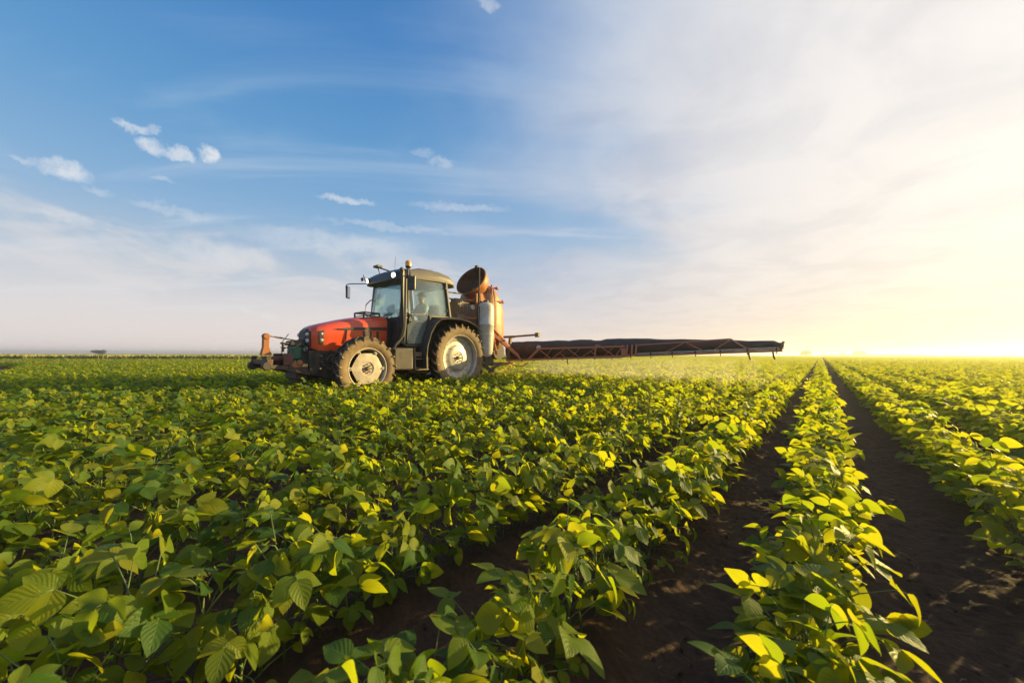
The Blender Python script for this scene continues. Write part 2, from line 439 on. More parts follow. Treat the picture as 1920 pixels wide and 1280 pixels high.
def axis(lo, hi, step, far, k=1.16):
    a = list(np.arange(lo, hi, step)); s = step
    while a[-1] < far: s = min(s * k, 150); a.append(a[-1] + s)
    s = step; b = [lo]
    while b[-1] > -far: s = min(s * k, 150); b.append(b[-1] - s)
    return np.array(b[:0:-1] + a)


gx = axis(-2.6, 2.6, .013, 1500, 1.08); gy = axis(.0, 5.6, .015, 1500, 1.08)
X, Y = np.meshgrid(gx, gy, indexing='ij')
near = np.exp(-np.maximum(0, np.hypot(X, Y) - 6) / 6)
Z = field_height(X, Y) * (np.hypot(X, Y) < 60)
for s_, a_, sd in ((.22, .016, 1), (.075, .018, 2), (.034, .016, 3), (.02, .008, 4)): Z = Z + (vnoise(X, Y, s_, sd) - .5) * a_ * near
gi = np.arange(X.size).reshape(X.shape)
F = np.stack([gi[:-1, :-1], gi[1:, :-1], gi[1:, 1:], gi[:-1, 1:]], -1).reshape(-1, 4)
go = bpy.data.objects.new('ground', mesh_np('ground', np.stack([X, Y, Z], -1).reshape(-1, 3), F, M['soil'])); COL.objects.link(go); tag(go, kind='structure')

# clods and straw on the bare furrows
cl = MB()
for i in range(1500):
    x = furrow_x(random.randint(-4, 3)) + random.gauss(0, .11); y = random.uniform(.1, 6.0) ; r = random.choice([.002, .003, .004, .006, .008]) * random.uniform(.7, 1.3)
    o0 = len(cl.v); cl.ball((0, 0, 0), 1, 5)
    sx, sy, sz = (random.uniform(.7, 1.4) for _ in range(3)); zz = -.013 + .004
    for k in range(o0, len(cl.v)):
        p = cl.v[k]; w = random.uniform(.75, 1.2); cl.v[k] = (x + p[0] * r * sx * w, y + p[1] * r * sy * w, zz + p[2] * r * sz * .8 * w + r * .3)
clo = cl.build('soil_clods', M['soil'], weld=False); tag(clo, 'loose dark crumbs of earth scattered along the bare furrows', 'soil crumbs', kind='stuff')
st = MB()
for i in range(420):
    x = furrow_x(random.randint(-4, 3)) + random.gauss(0, .12); y = random.uniform(.2, 6.5); a = random.uniform(0, 6.28); L = random.uniform(.012, .05)
    dx, dy = math.cos(a) * L / 2, math.sin(a) * L / 2
    st.tube([(x - dx, y - dy, .003), (x + dy * .15, y - dx * .15, .006), (x + dx, y + dy, .002)], random.uniform(.0006, .0014), 4)
sto = st.build('straw_bits', paint('dry_straw', (.26, .17, .09), .8, scale=20), weld=False); tag(sto, 'dry straw bits lying on the dark soil', 'straw', kind='stuff')


# ------------------------------------------------------------------ soybean plants
def leaflet(nv, nu, L, Wd, fold, droop, curl, rnd, r):
    """ovate leaflet growing along +X from the origin, normal +Z: returns V, F, uv"""
    t = np.linspace(0, 1, nv); u = np.linspace(-1, 1, nu)
    w = np.power(np.clip(np.sin(np.pi * np.power(t, .72)), 0, 1), .84) * (1 - .10 * t); w[0] = .05; w[-1] = .03
    T, U = np.meshgrid(t, u, indexing='ij'); Wt = w[:, None]
    y = U * Wt * Wd / 2
    x = T * L + 0.0 * U
    ang = droop * T                                            # bends down towards the tip
    x = L * np.where(abs(droop) > 1e-3, np.sin(ang) / droop, T); z = -L * (1 - np.cos(ang)) / droop if abs(droop) > 1e-3 else 0 * T
    z = z + np.abs(y) * fold + curl * np.sin(T * 9 + rnd * 9 + U * 1.5) * .02 * L * np.abs(U)
    V = np.stack([x, y, z], -1).reshape(-1, 3)
    gi = np.arange(nv * nu).reshape(nv, nu)
    F = np.stack([gi[:-1, :-1], gi[1:, :-1], gi[1:, 1:], gi[:-1, 1:]], -1).reshape(-1, 4)
    return V, F, np.stack([(U + 1) / 2, T], -1).reshape(-1, 2)


def frame(xdir, up):
    x = xdir / np.linalg.norm(xdir); z = up - x * np.dot(up, x); z /= np.linalg.norm(z); y = np.cross(z, x)
    return np.stack([x, y, z], 0)


SUNV = np.array(SUN)
def plant(r, lod=0, h=None):
    """arrays for foliage and stem polylines of one plant"""
    nv, nu = ((9, 7), (5, 3), (3, 3))[lod]
    h = h or r.uniform(.235, .305)
    VV, FF, UU, AA = [], [], [], []; stems = []; o = 0
    lean = np.array([r.normal(0, .05), r.normal(0, .05), 1.0]); lean /= np.linalg.norm(lean)
    stems.append(([np.zeros(3), lean * h * .5 + np.array([r.normal(0, .006), r.normal(0, .006), 0]), lean * h], [.0042, .0032, .0016]))
    nn = r.integers(13, 17) if lod == 0 else r.integers(14, 18); phi = r.uniform(0, 6.28)
    for k in range(nn):
        f = (k + .3) / nn; base = lean * h * (.26 + .73 * f); phi += 2.4 + r.normal(0, .35)
        if k % 1 == 0:
            top = f > .8
            pl_ = (r.uniform(.05, .09) if top else r.uniform(.10, .19)) * (1.0 - .25 * (f < .25))
            elv = R(r.uniform(42, 72)) if f > .45 else R(r.uniform(20, 52))
            dr = np.array([math.cos(phi) * math.cos(elv), math.sin(phi) * math.cos(elv), math.sin(elv)])
            tip = base + dr * pl_ + np.array([0, 0, -.012])
            if tip[2] > h + .085: tip[2] = h + .085
            stems.append(([base, base + dr * pl_ * .5 + np.array([0, 0, .006]), tip], [.0017, .0014, .0011]))
            size = r.uniform(.038, .056) if top else r.uniform(.050, .076)
            if f < .2: size *= .7
            out = np.array([math.cos(phi), math.sin(phi), 0.0])
            tilt = r.normal(0, .32); rollt = r.normal(0, .38)
            side = np.array([-out[1], out[0], 0])
            up = np.array([0, 0, 1.0]) + out * (.25 + tilt) + side * rollt
            up += np.array([SUNV[0], SUNV[1], 0]) * (r.uniform(.0, .75) if lod == 0 else r.uniform(.1, 1.1))
            if r.random() < .25: up = np.array([0, 0, .45]) + out * r.normal(0, .8) + side * r.normal(0, .8)
            up /= np.linalg.norm(up)
            ar = r.random()
            for j, a in enumerate((0, R(72), R(-72))):
                a2 = a + r.normal(0, .16)
                xd = out * math.cos(a2) + side * math.sin(a2); xd = xd - up * np.dot(xd, up) + np.array([0, 0, r.normal(-.05, .18)])
                B = frame(xd, up + r.normal(0, .14, 3))
                s = size * (1.08 if j == 0 else .95) * r.uniform(.9, 1.1)
                V, F_, uv = leaflet(nv, nu, s, s * r.uniform(.70, .86), r.uniform(.02, .34), r.uniform(.1, .8), r.uniform(.3, 1.1) if lod == 0 else 0, r.random(), r)
                pb = tip + (out * .016 if j == 0 else 0)
                V = V @ B + pb
                VV.append(V); FF.append(F_ + o); UU.append(uv); AA.append(np.full(len(V), (ar * .6 + r.random() * .4 + .25 * f) % 1.0)); o += len(V)
                if j == 0 and lod == 0: stems.append(([tip, tip + out * .008, pb], [.001, .001, .0008]))
    return np.concatenate(VV), np.concatenate(FF), np.concatenate(UU), np.concatenate(AA), stems


def stem_mesh(stems, name, seg=5):
    b = MB()
    for pts, rr in stems: b.tube([tuple(p) for p in pts], list(rr), seg)
    me = bpy.data.meshes.new(name); me.from_pydata(b.v, [], b.f); me.shade_smooth(); me.materials.append(M['stem']); return me


HERO = []
for i in range(16):
    V, F, U, A, S = plant(np.random.default_rng(100 + i), 0)
    HERO.append((mesh_np('foliage', V, F, M['leaf'], {'leafrnd': A}, U), stem_mesh(S, 'stem')))

TY = 6.335; TX = -7.75
def clear_of_tractor(x, y):
    for cx in (TX - .73, TX + .73):
        if abs(x - cx) < .17 and y > TY - 3.2: return False
    return True


# every plant position, in rows
cand = []
for k in range(-100, 90):
    x0 = row_x(k); y = -1.2 + (k % 7) * .013; i = 0
    rr = np.random.default_rng(5000 + k)
    while y < 46:
        y += (.080 if abs(x0) < 5 and y < 5 else .074) + rr.uniform(-.022, .03)
        x = x0 + rr.normal(0, .026 if k in (-1, 0, 1) else .032)
        p = Vector((x, y, 0)); zc = p.dot(FWD); xc = p.dot(RGT)
        dd_ = math.hypot(x, y)
        if dd_ > 40: break_ = True
        if dd_ < 38 and (abs(math.atan2(xc, zc)) < R(61) or dd_ < 1.8) and clear_of_tractor(x, y) and rr.random() > .03:
            cand.append((dd_, x, y, k, zc, xc, rr.uniform(-.6, .6), rr.uniform(.84, 1.14) * (1.02 if k in (-1, 0, 1) else 1.04), int(rr.integers(0, 16)), rr.normal(0, .06), rr.normal(0, .06)))
cand.sort()
vis = []; rest = []
for c in cand:
    dd_, x, y, k, zc, xc = c[:6]
    ok = False
    if zc > .1:
        # inside the frame: canopy point
        px = xc / zc; py = (CAMH - .26) / zc
        ok = abs(px) < 1.42 and py < .93
    (vis if ok and len(vis) < 300 else rest).append(c)
ORD = ['first', 'second', 'third', 'fourth', 'fifth', 'sixth', 'seventh', 'eighth', 'ninth', 'tenth', 'eleventh', 'twelfth', 'thirteenth', 'fourteenth', 'fifteenth', 'sixteenth', 'seventeenth', 'eighteenth', 'nineteenth', 'twentieth']
TENS = {2: 'twenty', 3: 'thirty', 4: 'forty', 5: 'fifty', 6: 'sixty'}
def ordinal(n):
    if n <= 20: return ORD[n - 1]
    t, u = divmod(n, 10)
    return TENS[t][:-1] + 'ieth' if u == 0 else TENS[t] + '-' + ORD[u - 1]


def row_name(k):
    if k == 0: return 'the row between the two wide bare furrows'
    if k > 0: return 'the ' + (ORD[k - 1] + ' row' ) + ' right of the right bare furrow'
    return 'the ' + (ORD[-k - 1] + ' row') + ' left of the left bare furrow'


cnt = {}
for c in sorted(vis, key=lambda c: (c[3], c[2])):
    dd_, x, y, k, zc, xc, rz, sc, vi, tx, ty = c
    cnt[k] = cnt.get(k, 0) + 1
    o = thing('soybean_plant', (x, y, -.008), f'{ordinal(cnt[k])} soybean plant from the camera in {row_name(k)}', 'soybean plant', 'soybean plants in the rows nearest the camera')
    o.rotation_euler = (tx, ty, rz); o.scale = (sc, sc, sc)
    for nm, me in zip(('foliage', 'stem'), HERO[vi]):
        ch = bpy.data.objects.new(nm, me); COL.objects.link(ch); ch.parent = o


def instancer(name, pts, rots, scales, idx, sources, label, cat):
    me = bpy.data.meshes.new(name + '_points'); me.vertices.add(len(pts)); me.vertices.foreach_set('co', np.asarray(pts, np.float32).ravel())
    at = me.attributes.new('rot', 'FLOAT_VECTOR', 'POINT'); at.data.foreach_set('vector', np.asarray(rots, np.float32).ravel())
    at = me.attributes.new('scl', 'FLOAT_VECTOR', 'POINT'); at.data.foreach_set('vector', np.asarray(scales, np.float32).ravel())
    at = me.attributes.new('idx', 'INT', 'POINT'); at.data.foreach_set('value', np.asarray(idx, np.int32))
    c = bpy.data.collections.new(name + '_kinds')
    for i, mes in enumerate(sources):
        c.objects.link(bpy.data.objects.new(f'{name}_kind_{i:03d}', mes))
    nt = bpy.data.node_groups.new(name, 'GeometryNodeTree')
    nt.interface.new_socket('Geometry', in_out='INPUT', socket_type='NodeSocketGeometry'); nt.interface.new_socket('Geometry', in_out='OUTPUT', socket_type='NodeSocketGeometry')
    N = nt.nodes; gi_ = N.new('NodeGroupInput'); go_ = N.new('NodeGroupOutput')
    ci = N.new('GeometryNodeCollectionInfo'); ci.inputs[0].default_value = c; ci.inputs[1].default_value = True; ci.inputs[2].default_value = True
    ip = N.new('GeometryNodeInstanceOnPoints')
    def na(n, t):
        a = N.new('GeometryNodeInputNamedAttribute'); a.data_type = t; a.inputs[0].default_value = n; return a.outputs[0]
    e2r = N.new('FunctionNodeEulerToRotation'); nt.links.new(na('rot', 'FLOAT_VECTOR'), e2r.inputs[0])
    nt.links.new(gi_.outputs[0], ip.inputs['Points']); nt.links.new(ci.outputs[0], ip.inputs['Instance']); ip.inputs['Pick Instance'].default_value = True
    nt.links.new(na('idx', 'INT'), ip.inputs['Instance Index']); nt.links.new(e2r.outputs[0], ip.inputs['Rotation']); nt.links.new(na('scl', 'FLOAT_VECTOR'), ip.inputs['Scale'])
    nt.links.new(ip.outputs[0], go_.inputs[0])
    o = bpy.data.objects.new(name, me); COL.objects.link(o); md = o.modifiers.new('scatter', 'NODES'); md.node_group = nt
    return tag(o, label, cat, kind='stuff')


def merged(name, V, F, A, S, mt, U=None):
    """foliage and stem of one plant in one mesh with two materials, for the mass behind"""
    b = MB()
    for pts, rr in S: b.tube([tuple(p) for p in pts], [q * 1.2 for q in rr], 4, caps=False)
    SV = np.array(b.v); SF = np.array(b.f)
    VV = np.concatenate([V, SV]); FF = np.concatenate([F, SF + len(V)]); AA = np.concatenate([A, np.zeros(len(SV))])
    UU = np.concatenate([U, np.zeros((len(SV), 2))]) if U is not None else None
    me = mesh_np(name, VV, FF, mt, {'leafrnd': AA}, UU); me.materials.append(M['stem'])
    mi = np.zeros(len(FF), np.int32); mi[len(F):] = 1; me.polygons.foreach_set('material_index', mi); return me


SRC = []
for i in range(16):
    V, F, U, A, S = plant(np.random.default_rng(100 + i), 0); SRC.append(merged('full', V, F, A, S, M['leaf'], U))
for i in range(16):
    V, F, U, A, S = plant(np.random.default_rng(300 + i), 1); SRC.append(merged('mid', V, F, A, S, M['leaf_simple']))
pts = [(c[1], c[2], -.008) for c in rest]; rots = [(c[9], c[10], c[6]) for c in rest]; scl = [(c[7],) * 3 for c in rest]
idx = [c[8] + (0 if c[0] < 9 else 16) for c in rest]
instancer('soybean_crop', pts, rots, scl, idx, SRC, 'dense rows of low green soybeans covering the field around the tractor', 'soybean crop')

# the field farther out: metre-long lengths of row
CH = []
for i in range(10):
    r = np.random.default_rng(700 + i); VV = []; FF = []; AA = []; o = 0; y = 0
    while y < 1.0:
        V, F, U, A, S = plant(r, 2)
        a = r.uniform(-.6, .6); ca, sa = math.cos(a), math.sin(a); s = r.uniform(.9, 1.2)
        V = np.stack([V[:, 0] * ca - V[:, 1] * sa, V[:, 0] * sa + V[:, 1] * ca, V[:, 2]], -1) * s + np.array([r.normal(0, .02), y - .5, 0])
        VV.append(V); FF.append(F + o); AA.append(A); o += len(V); y += .11
    CH.append(mesh_np('row_length', np.concatenate(VV), np.concatenate(FF), M['leaf_simple'], {'leafrnd': np.concatenate(AA)}))


def edge_z(xc):       # distance at which the bean field ends on the left, where taller grain begins
    return 37.0 + (xc + 43) * .17


pts, rots, scl, idx = [], [], [], []
r = np.random.default_rng(9)
for k in range(-500, 400):
    x = row_x(k)
    ys = np.arange(-60, 215, 1.0) + .5
    zc = x * FWD.x + ys * FWD.y; xc = x * RGT.x + ys * RGT.y; dd_ = np.hypot(x, ys)
    ok = (dd_ >= 37.6) & (dd_ < 205) & (np.abs(np.arctan2(xc, zc)) < R(59)) & ~((xc < 12) & (zc > edge_z(xc)))
    for y in ys[ok]:
        pts.append((x, y, 0)); rots.append((0, 0, 0)); s = r.uniform(.9, 1.12); scl.append((s, 1.0, s)); idx.append(r.integers(0, 10))
instancer('distant_soybean_crop', pts, rots, scl, idx, CH, 'far soybean rows merging into a yellow green mass towards the horizon', 'soybean crop')

# canopy sheet from there to the skyline
m, q = mat('far_canopy')
tc = q.node('ShaderNodeTexCoord', out=3)
n = q.noise(tc, 1.2, 6, .7); n5 = q.noise(tc, .02, 3, .5)
c = q.mix(n, (.09, .15, .012), (.26, .31, .03)); c = q.mix(q.m('MULTIPLY', n5, .5), c, (.20, .22, .05))
b = q.node('ShaderNodeBump', {'Strength': 1.0, 'Distance': .25, 'Height': n})
fin(q, q.node('ShaderNodeMixShader', {0: .35, 1: q.node('ShaderNodeBsdfPrincipled', {'Base Color': c, 'Roughness': .8, 'Normal': b}), 2: q.node('ShaderNodeBsdfTranslucent', {0: (.5, .55, .03, 1), 'Normal': b})}))
M['far'] = m
V = []; F = []; na_ = 160; rad = [198, 230, 300, 420, 600, 850, 1150, 1440]
for j, rd in enumerate(rad):
    for i in range(na_ + 1):
        a = R(-66 + 132 * i / na_); p = FWD * math.cos(a) * rd + RGT * math.sin(a) * rd
        V.append((p.x, p.y, .27 + .06 * math.sin(i * 1.7 + j * 2.1)))
for j in range(len(rad) - 1):
    for i in range(na_):
        q0 = j * (na_ + 1) + i; F.append((q0, q0 + 1, q0 + na_ + 2, q0 + na_ + 1))
fo = bpy.data.objects.new('farthest_crop', mesh_np('farthest_crop', V, F, M['far'])); COL.objects.link(fo)
tag(fo, 'hazy farthest part of the crop field meeting the skyline', 'crop', kind='stuff')

# taller grain behind the beans on the left
m, q = mat('ripening_grain')
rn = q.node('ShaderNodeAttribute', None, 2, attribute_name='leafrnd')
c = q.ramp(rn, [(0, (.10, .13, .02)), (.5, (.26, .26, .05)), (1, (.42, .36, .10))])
fin(q, q.node('ShaderNodeMixShader', {0: .3, 1: q.node('ShaderNodeBsdfPrincipled', {'Base Color': c, 'Roughness': .7}), 2: q.node('ShaderNodeBsdfTranslucent', {0: c})})); M['grain'] = m
VV, FF, AA = [], [], []; o = 0
r = np.random.default_rng(11)
for i in range(52000):
    xc = r.uniform(-260, 14); zc = edge_z(xc) + .3 + r.random() ** 2.2 * 60
    if abs(xc / zc) > 1.75: continue
    p = RGT * xc + FWD * zc; hh = r.uniform(.62, .76); a = r.uniform(0, 3.14); w = r.uniform(.03, .09) * (1 + (zc - 30) * .03)
    dx, dy = math.cos(a) * w, math.sin(a) * w; lx, ly = r.normal(0, .05, 2)
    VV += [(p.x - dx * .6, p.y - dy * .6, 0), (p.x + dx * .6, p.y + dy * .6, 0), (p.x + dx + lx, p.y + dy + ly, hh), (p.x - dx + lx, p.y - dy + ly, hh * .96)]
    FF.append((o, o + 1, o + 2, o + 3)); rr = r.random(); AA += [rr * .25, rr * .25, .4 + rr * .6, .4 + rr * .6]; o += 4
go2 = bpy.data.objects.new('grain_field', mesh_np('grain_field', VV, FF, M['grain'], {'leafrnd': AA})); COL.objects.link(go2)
tag(go2, 'strip of taller yellow green grain along the left skyline behind the beans', 'grain field', kind='stuff')
m, q = mat('grain_canopy'); tc = q.node('ShaderNodeTexCoord', out=3); n = q.noise(tc, 2.5, 5, .7)
fin(q, q.node('ShaderNodeBsdfPrincipled', {'Base Color': q.mix(n, (.16, .17, .035), (.40, .36, .10)), 'Roughness': .8, 'Normal': q.node('ShaderNodeBump', {'Strength': 1.0, 'Distance': .12, 'Height': n})}))
V = []; F = []
for i in range(41):
    for j, dep in enumerate((2.0, 25, 70, 150, 280)):
        xc = -480 + 494 * i / 40; p = RGT * (xc + (dep * .2 if xc > 0 else 0)) + FWD * (max(edge_z(xc), 5) + dep); V.append((p.x, p.y, .60 + .03 * math.sin(i * 2.1 + j)))
for i in range(40):
    for j in range(4): F.append((i * 5 + j, (i + 1) * 5 + j, (i + 1) * 5 + j + 1, i * 5 + j + 1))
go3 = bpy.data.objects.new('grain_canopy', mesh_np('grain_canopy', V, F, m)); COL.objects.link(go3)
tag(go3, 'level top of the grain field reaching back to the left skyline', 'grain field', kind='stuff')


# ------------------------------------------------------------------ far trees
m, q = mat('far_tree_leaves')
rn = q.node('ShaderNodeAttribute', None, 2, attribute_name='leafrnd')
fin(q, q.node('ShaderNodeBsdfPrincipled', {'Base Color': q.ramp(rn, [(0, (.02, .035, .012)), (1, (.06, .09, .025))]), 'Roughness': .8})); M['tleaf'] = m


def crown_arrays(r, w, h, z0, n, c=(0, 0), leaf=.5):
    lobes = [(r.normal(0, .17) * w, r.normal(0, .17) * w, z0 + h * r.uniform(.25, .75), r.uniform(.18, .33) * w) for _ in range(9)]
    VV, FF, AA = [], [], []; o = 0
    for i in range(n):
        lb = lobes[r.integers(0, 9)]; dr = r.normal(0, 1, 3); dr /= np.linalg.norm(dr); rad_ = lb[3] * r.uniform(.55, 1.05)
        p = np.array([c[0] + lb[0] + dr[0] * rad_, c[1] + lb[1] + dr[1] * rad_, max(z0 * .7, lb[2] + dr[2] * rad_ * h / w)])
        a = r.normal(0, 1, 3); a /= np.linalg.norm(a); b = np.cross(a, r.normal(0, 1, 3)); b /= np.linalg.norm(b); s = leaf * r.uniform(.5, 1.2)
        VV += [p - a * s, p + b * s * .6, p + a * s, p - b * s * .6]; FF.append((o, o + 1, o + 2, o + 3)); AA += [r.random()] * 4; o += 4
    return VV, FF, AA


def far_tree(px, dist, w, h, label, seed):
    dr = pix(px, 664); dr.z = 0; dr.normalize(); p = dr * dist
    o = thing('tree', (p.x, p.y, 0), label, 'tree'); r = np.random.default_rng(seed)
    VV, FF, AA = crown_arrays(r, w * 1.1, h * .85, h * .2, 1100, leaf=w * .09)
    ch = bpy.data.objects.new('crown', mesh_np('crown', VV, FF, M['tleaf'], {'leafrnd': AA})); COL.objects.link(ch); ch.parent = o
    b = MB(); b.tube([(0, 0, -.2), (.1, 0, h * .3), (0, .1, h * .6)], [w * .05, w * .035, w * .015], 7)
    for a in range(4): b.tube([(.05, 0, h * .25), (math.cos(a * 1.6) * w * .2, math.sin(a * 1.6) * w * .2, h * .55)], [w * .02, w * .008], 5)
    b.build('trunk', M['bark'], o)


far_tree(186, 260, 4.6, 2.5, 'small round dark tree alone on the left skyline', 21)
far_tree(1510, 380, 6, 4.4, 'hazy round tree on the skyline just beyond the tip of the spray boom', 22)
far_tree(1610, 450, 9, 4.8, 'broad hazy tree rising above the low tree line on the right skyline', 23)
VV, FF, AA = [], [], []; o = 0; r = np.random.default_rng(31)
px = 1545.0
while px < 2050:
    dr = pix(px, 664); dr.z = 0; dr.normalize(); dist = r.uniform(500, 590); p = dr * dist; w = r.uniform(6, 11); h = r.uniform(1.8, 3.7)
    v, f, a = crown_arrays(r, w, h, 0, 130, (p.x, p.y), .55)
    VV += v; FF += [tuple(i + o for i in t) for t in f]; AA += a; o += len(v); px += r.uniform(4, 11)
to = bpy.data.objects.new('distant_tree_belt', mesh_np('distant_tree_belt', VV, FF, M['tleaf'], {'leafrnd': AA})); COL.objects.link(to)
tag(to, 'low faint tree belt fading into haze along the right skyline', 'tree belt', kind='stuff')

# ------------------------------------------------------------------ tractor
TR = thing('tractor', (TX, TY, 0), 'red tractor with grey roofed glass cab driving through the soybean rows', 'tractor')


def lerp(a, b, t): return a + (b - a) * t


# hood: lofted along the length  (y, half width, top z, bottom z)
def hood_ring(y, hw, zt, zb, n=22):
    pts = []
    for i in range(n + 1):
        t = i / n
        if t < .28: pts.append((hw * lerp(.93, 1.0, t / .28), y, lerp(zb, lerp(zb, zt, .62), t / .28)))
        elif t > .72: pts.append((-hw * lerp(1.0, .93, (t - .72) / .28), y, lerp(lerp(zb, zt, .62), zb, (t - .72) / .28)))
        else:
            a = (t - .28) / .44 * math.pi; c_, s_ = math.cos(a), math.sin(a)
            pts.append((hw * math.copysign(abs(c_) ** .62, c_), y, lerp(zb, zt, .62) + (zt - lerp(zb, zt, .62)) * abs(s_) ** .72))
    return pts


prof = [(-3.30, .22, 1.385, 1.06), (-3.27, .29, 1.43, 1.00), (-3.18, .325, 1.475, .97), (-3.0, .345, 1.53, .96), (-2.75, .36, 1.60, .97), (-2.45, .37, 1.67, 1.00), (-2.1, .375, 1.72, 1.06), (-1.75, .38, 1.755, 1.15)]
b = MB(); b.loft([hood_ring(*p) for p in prof]); b.build('hood', M['red'], TR, smooth=50)
b = MB()          # black trim strip, vents and panel seams lie 3 mm proud of both flanks
for s in (1, -1):
    x = s * .381
    b.prism([(-2.86, 1.405), (-2.62, 1.44), (-2.1, 1.475), (-1.77, 1.49), (-1.77, 1.425), (-2.2, 1.405), (-2.75, 1.39)], x - .022, x + .006)
    b.prism([(-2.66, 1.39), (-2.645, 1.39), (-2.67, 1.12), (-2.685, 1.12)], x - .022, x + .002)
for s in (1, -1):
    b.prism([(-2.31, 1.39), (-2.12, 1.39), (-2.12, 1.22), (-2.28, 1.22)], s * .381 - .015, s * .381 + .003)
    b.prism([(-2.0, 1.39), (-1.95, 1.39), (-1.95, 1.22), (-2.0, 1.22)], s * .381 - .015, s * .381 + .003)
b.build('side_vent', M['black'], TR)
# grille with slats on the nose
b = MB(); b.loft([[(-.12, -3.30, 1.40), (.12, -3.30, 1.40), (.15, -3.26, .92), (-.15, -3.26, .92)], [(-.13, -3.345, 1.36), (.13, -3.345, 1.36), (.15, -3.36, .95), (-.15, -3.36, .95)]])
for i in range(9): b.box((0, -3.356, .99 + i * .042), (.22, .018, .014))
b.build('grille', M['black'], TR, bevel=.006)
for s in (1, -1):
    b = MB(); b.loft([[(s * .15, -3.318, 1.36), (s * .235, -3.305, 1.34), (s * .25, -3.31, 1.05), (s * .165, -3.325, 1.05)], [(s * .155, -3.345, 1.345), (s * .225, -3.33, 1.33), (s * .24, -3.335, 1.07), (s * .17, -3.35, 1.07)]])
    hs = b.build('headlight', M['black'], TR, bevel=.005)
    for (z, rr) in ((1.275, .038), (1.15, .044)):
        b = MB(); b.lathe([(0, .018), (rr * .7, .014), (rr, 0), (rr, -.02), (0, -.02)], (s * .20, -3.35, z), (0, -1, 0), 16); b.build('lens', M['clear'], hs)
# wrap-round lamps on the flank of the nose
for s in (1, -1):
    b = MB()
    b.loft([[(s * (.335 + t), -3.19, 1.34), (s * (.342 + t), -3.09, 1.36), (s * (.345 + t), -3.10, 1.10), (s * (.335 + t), -3.17, 1.09)] for t in (-.03, .003)])
    hs = b.build('corner_light', M['black'], TR, bevel=.004)
    for (z, rr) in ((1.29, .030), (1.17, .036)):
        b = MB(); b.lathe([(0, .014), (rr * .7, .010), (rr, 0), (rr, -.02)], (s * .338, -3.135, z), (s, -.25, 0), 14); b.build('lens', M['clear'], hs)
# emblem plate
b = MB(); b.lathe([(.030, 0), (.048, .006), (.052, .012), (.048, .016), (.030, .012), (.030, 0)], (.19, -3.355, 1.0), (.35, -1, 0), 22); b.ball((.193, -3.362, 1.0), .014, 8); b.build('emblem', M['chrome'], TR)
# black front support, weights bracket and engine block
b = MB(); b.loft([[(-.27, -3.33, .96), (.27, -3.33, .96), (.24, -3.30, .50), (-.24, -3.30, .50)], [(-.33, -2.95, .99), (.33, -2.95, .99), (.26, -2.95, .42), (-.26, -2.95, .42)], [(-.28, -2.0, 1.06), (.28, -2.0, 1.06), (.22, -2.0, .50), (-.22, -2.0, .50)]])
for i in range(5): b.lathe([(0, .02), (.022, .018), (.026, 0), (.026, -.03)], (.33 - .02 * (i % 2), -3.05 + .07 * (i % 3), .9 - i * .075), (1, 0, 0), 8)
b.box((.30, -2.5, .95), (.12, .5, .10)); b.box((.31, -2.2, .80), (.10, .35, .18)); b.tube([(.34, -2.9, .7), (.36, -2.6, .62), (.34, -2.2, .66)], .03)
b.build('engine_block', M['iron'], TR, bevel=.012)
for i, (y, z) in enumerate([(-3.12, .86), (-3.02, .80), (-3.10, .74), (-3.14, .66), (-2.98, .66), (-2.93, .88)]):
    pass
b = MB()
for (y, z) in [(-3.12, .86), (-3.02, .80), (-3.10, .74), (-3.14, .62), (-2.98, .62), (-2.93, .88)]: b.lathe([(0, .015), (.016, .013), (.020, 0), (.020, -.05)], (.315, y, z), (1, 0, 0), 8)
b.build('bolt', M['chrome'], TR)
# front axle
b = MB(); b.box((0, -2.45, .60), (1.15, .16, .17)); b.box((0, -2.45, .45), (.34, .42, .22)); b.tube([(-.5, -2.32, .56), (.5, -2.32, .56)], .028)
for s in (1, -1): b.lathe([(0, -.1), (.12, -.1), (.13, 0), (.11, .1), (0, .1)], (s * .60, -2.45, .64), (1, 0, 0), 16)
b.build('front_axle', M['iron'], TR, bevel=.01)
# chassis and gearbox
b = MB(); b.box((0, -1.0, .72), (.42, 2.2, .46)); b.box((0, -.1, .80), (.50, .9, .60)); b.box((0, .42, .75), (.36, .2, .4)); b.lathe([(0, -.6), (.15, -.6), (.15, .6), (0, .6)], (0, 0, .81), (1, 0, 0), 18)
b.box((.52, -1.15, .66), (.10, .9, .05)); b.build('chassis', M['iron'], TR, bevel=.015)
b = MB(); b.box((0, -1.66, 1.38), (.72, .16, .66)); b.box((0, -1.60, 1.64), (.96, .10, .14)); b.box((.52, -1.60, 1.40), (.22, .08, .54)); b.box((-.52, -1.60, 1.40), (.22, .08, .54)); b.build('cowl', M['black'], TR, bevel=.015)
# lower body of the cab and platform
b = MB(); b.box((0, -.78, 1.05), (1.30, 1.50, .09)); b.box((0, -.05, 1.42), (1.06, .10, .72)); b.box((.40, -.55, .90), (.55, .7, .28)); b.box((-.40, -.55, .90), (.55, .7, .28)); b.build('cab_floor', M['black'], TR, bevel=.01)


# cab frame: pillars and rails
def both(fn):
    for s in (1, -1): fn(s)


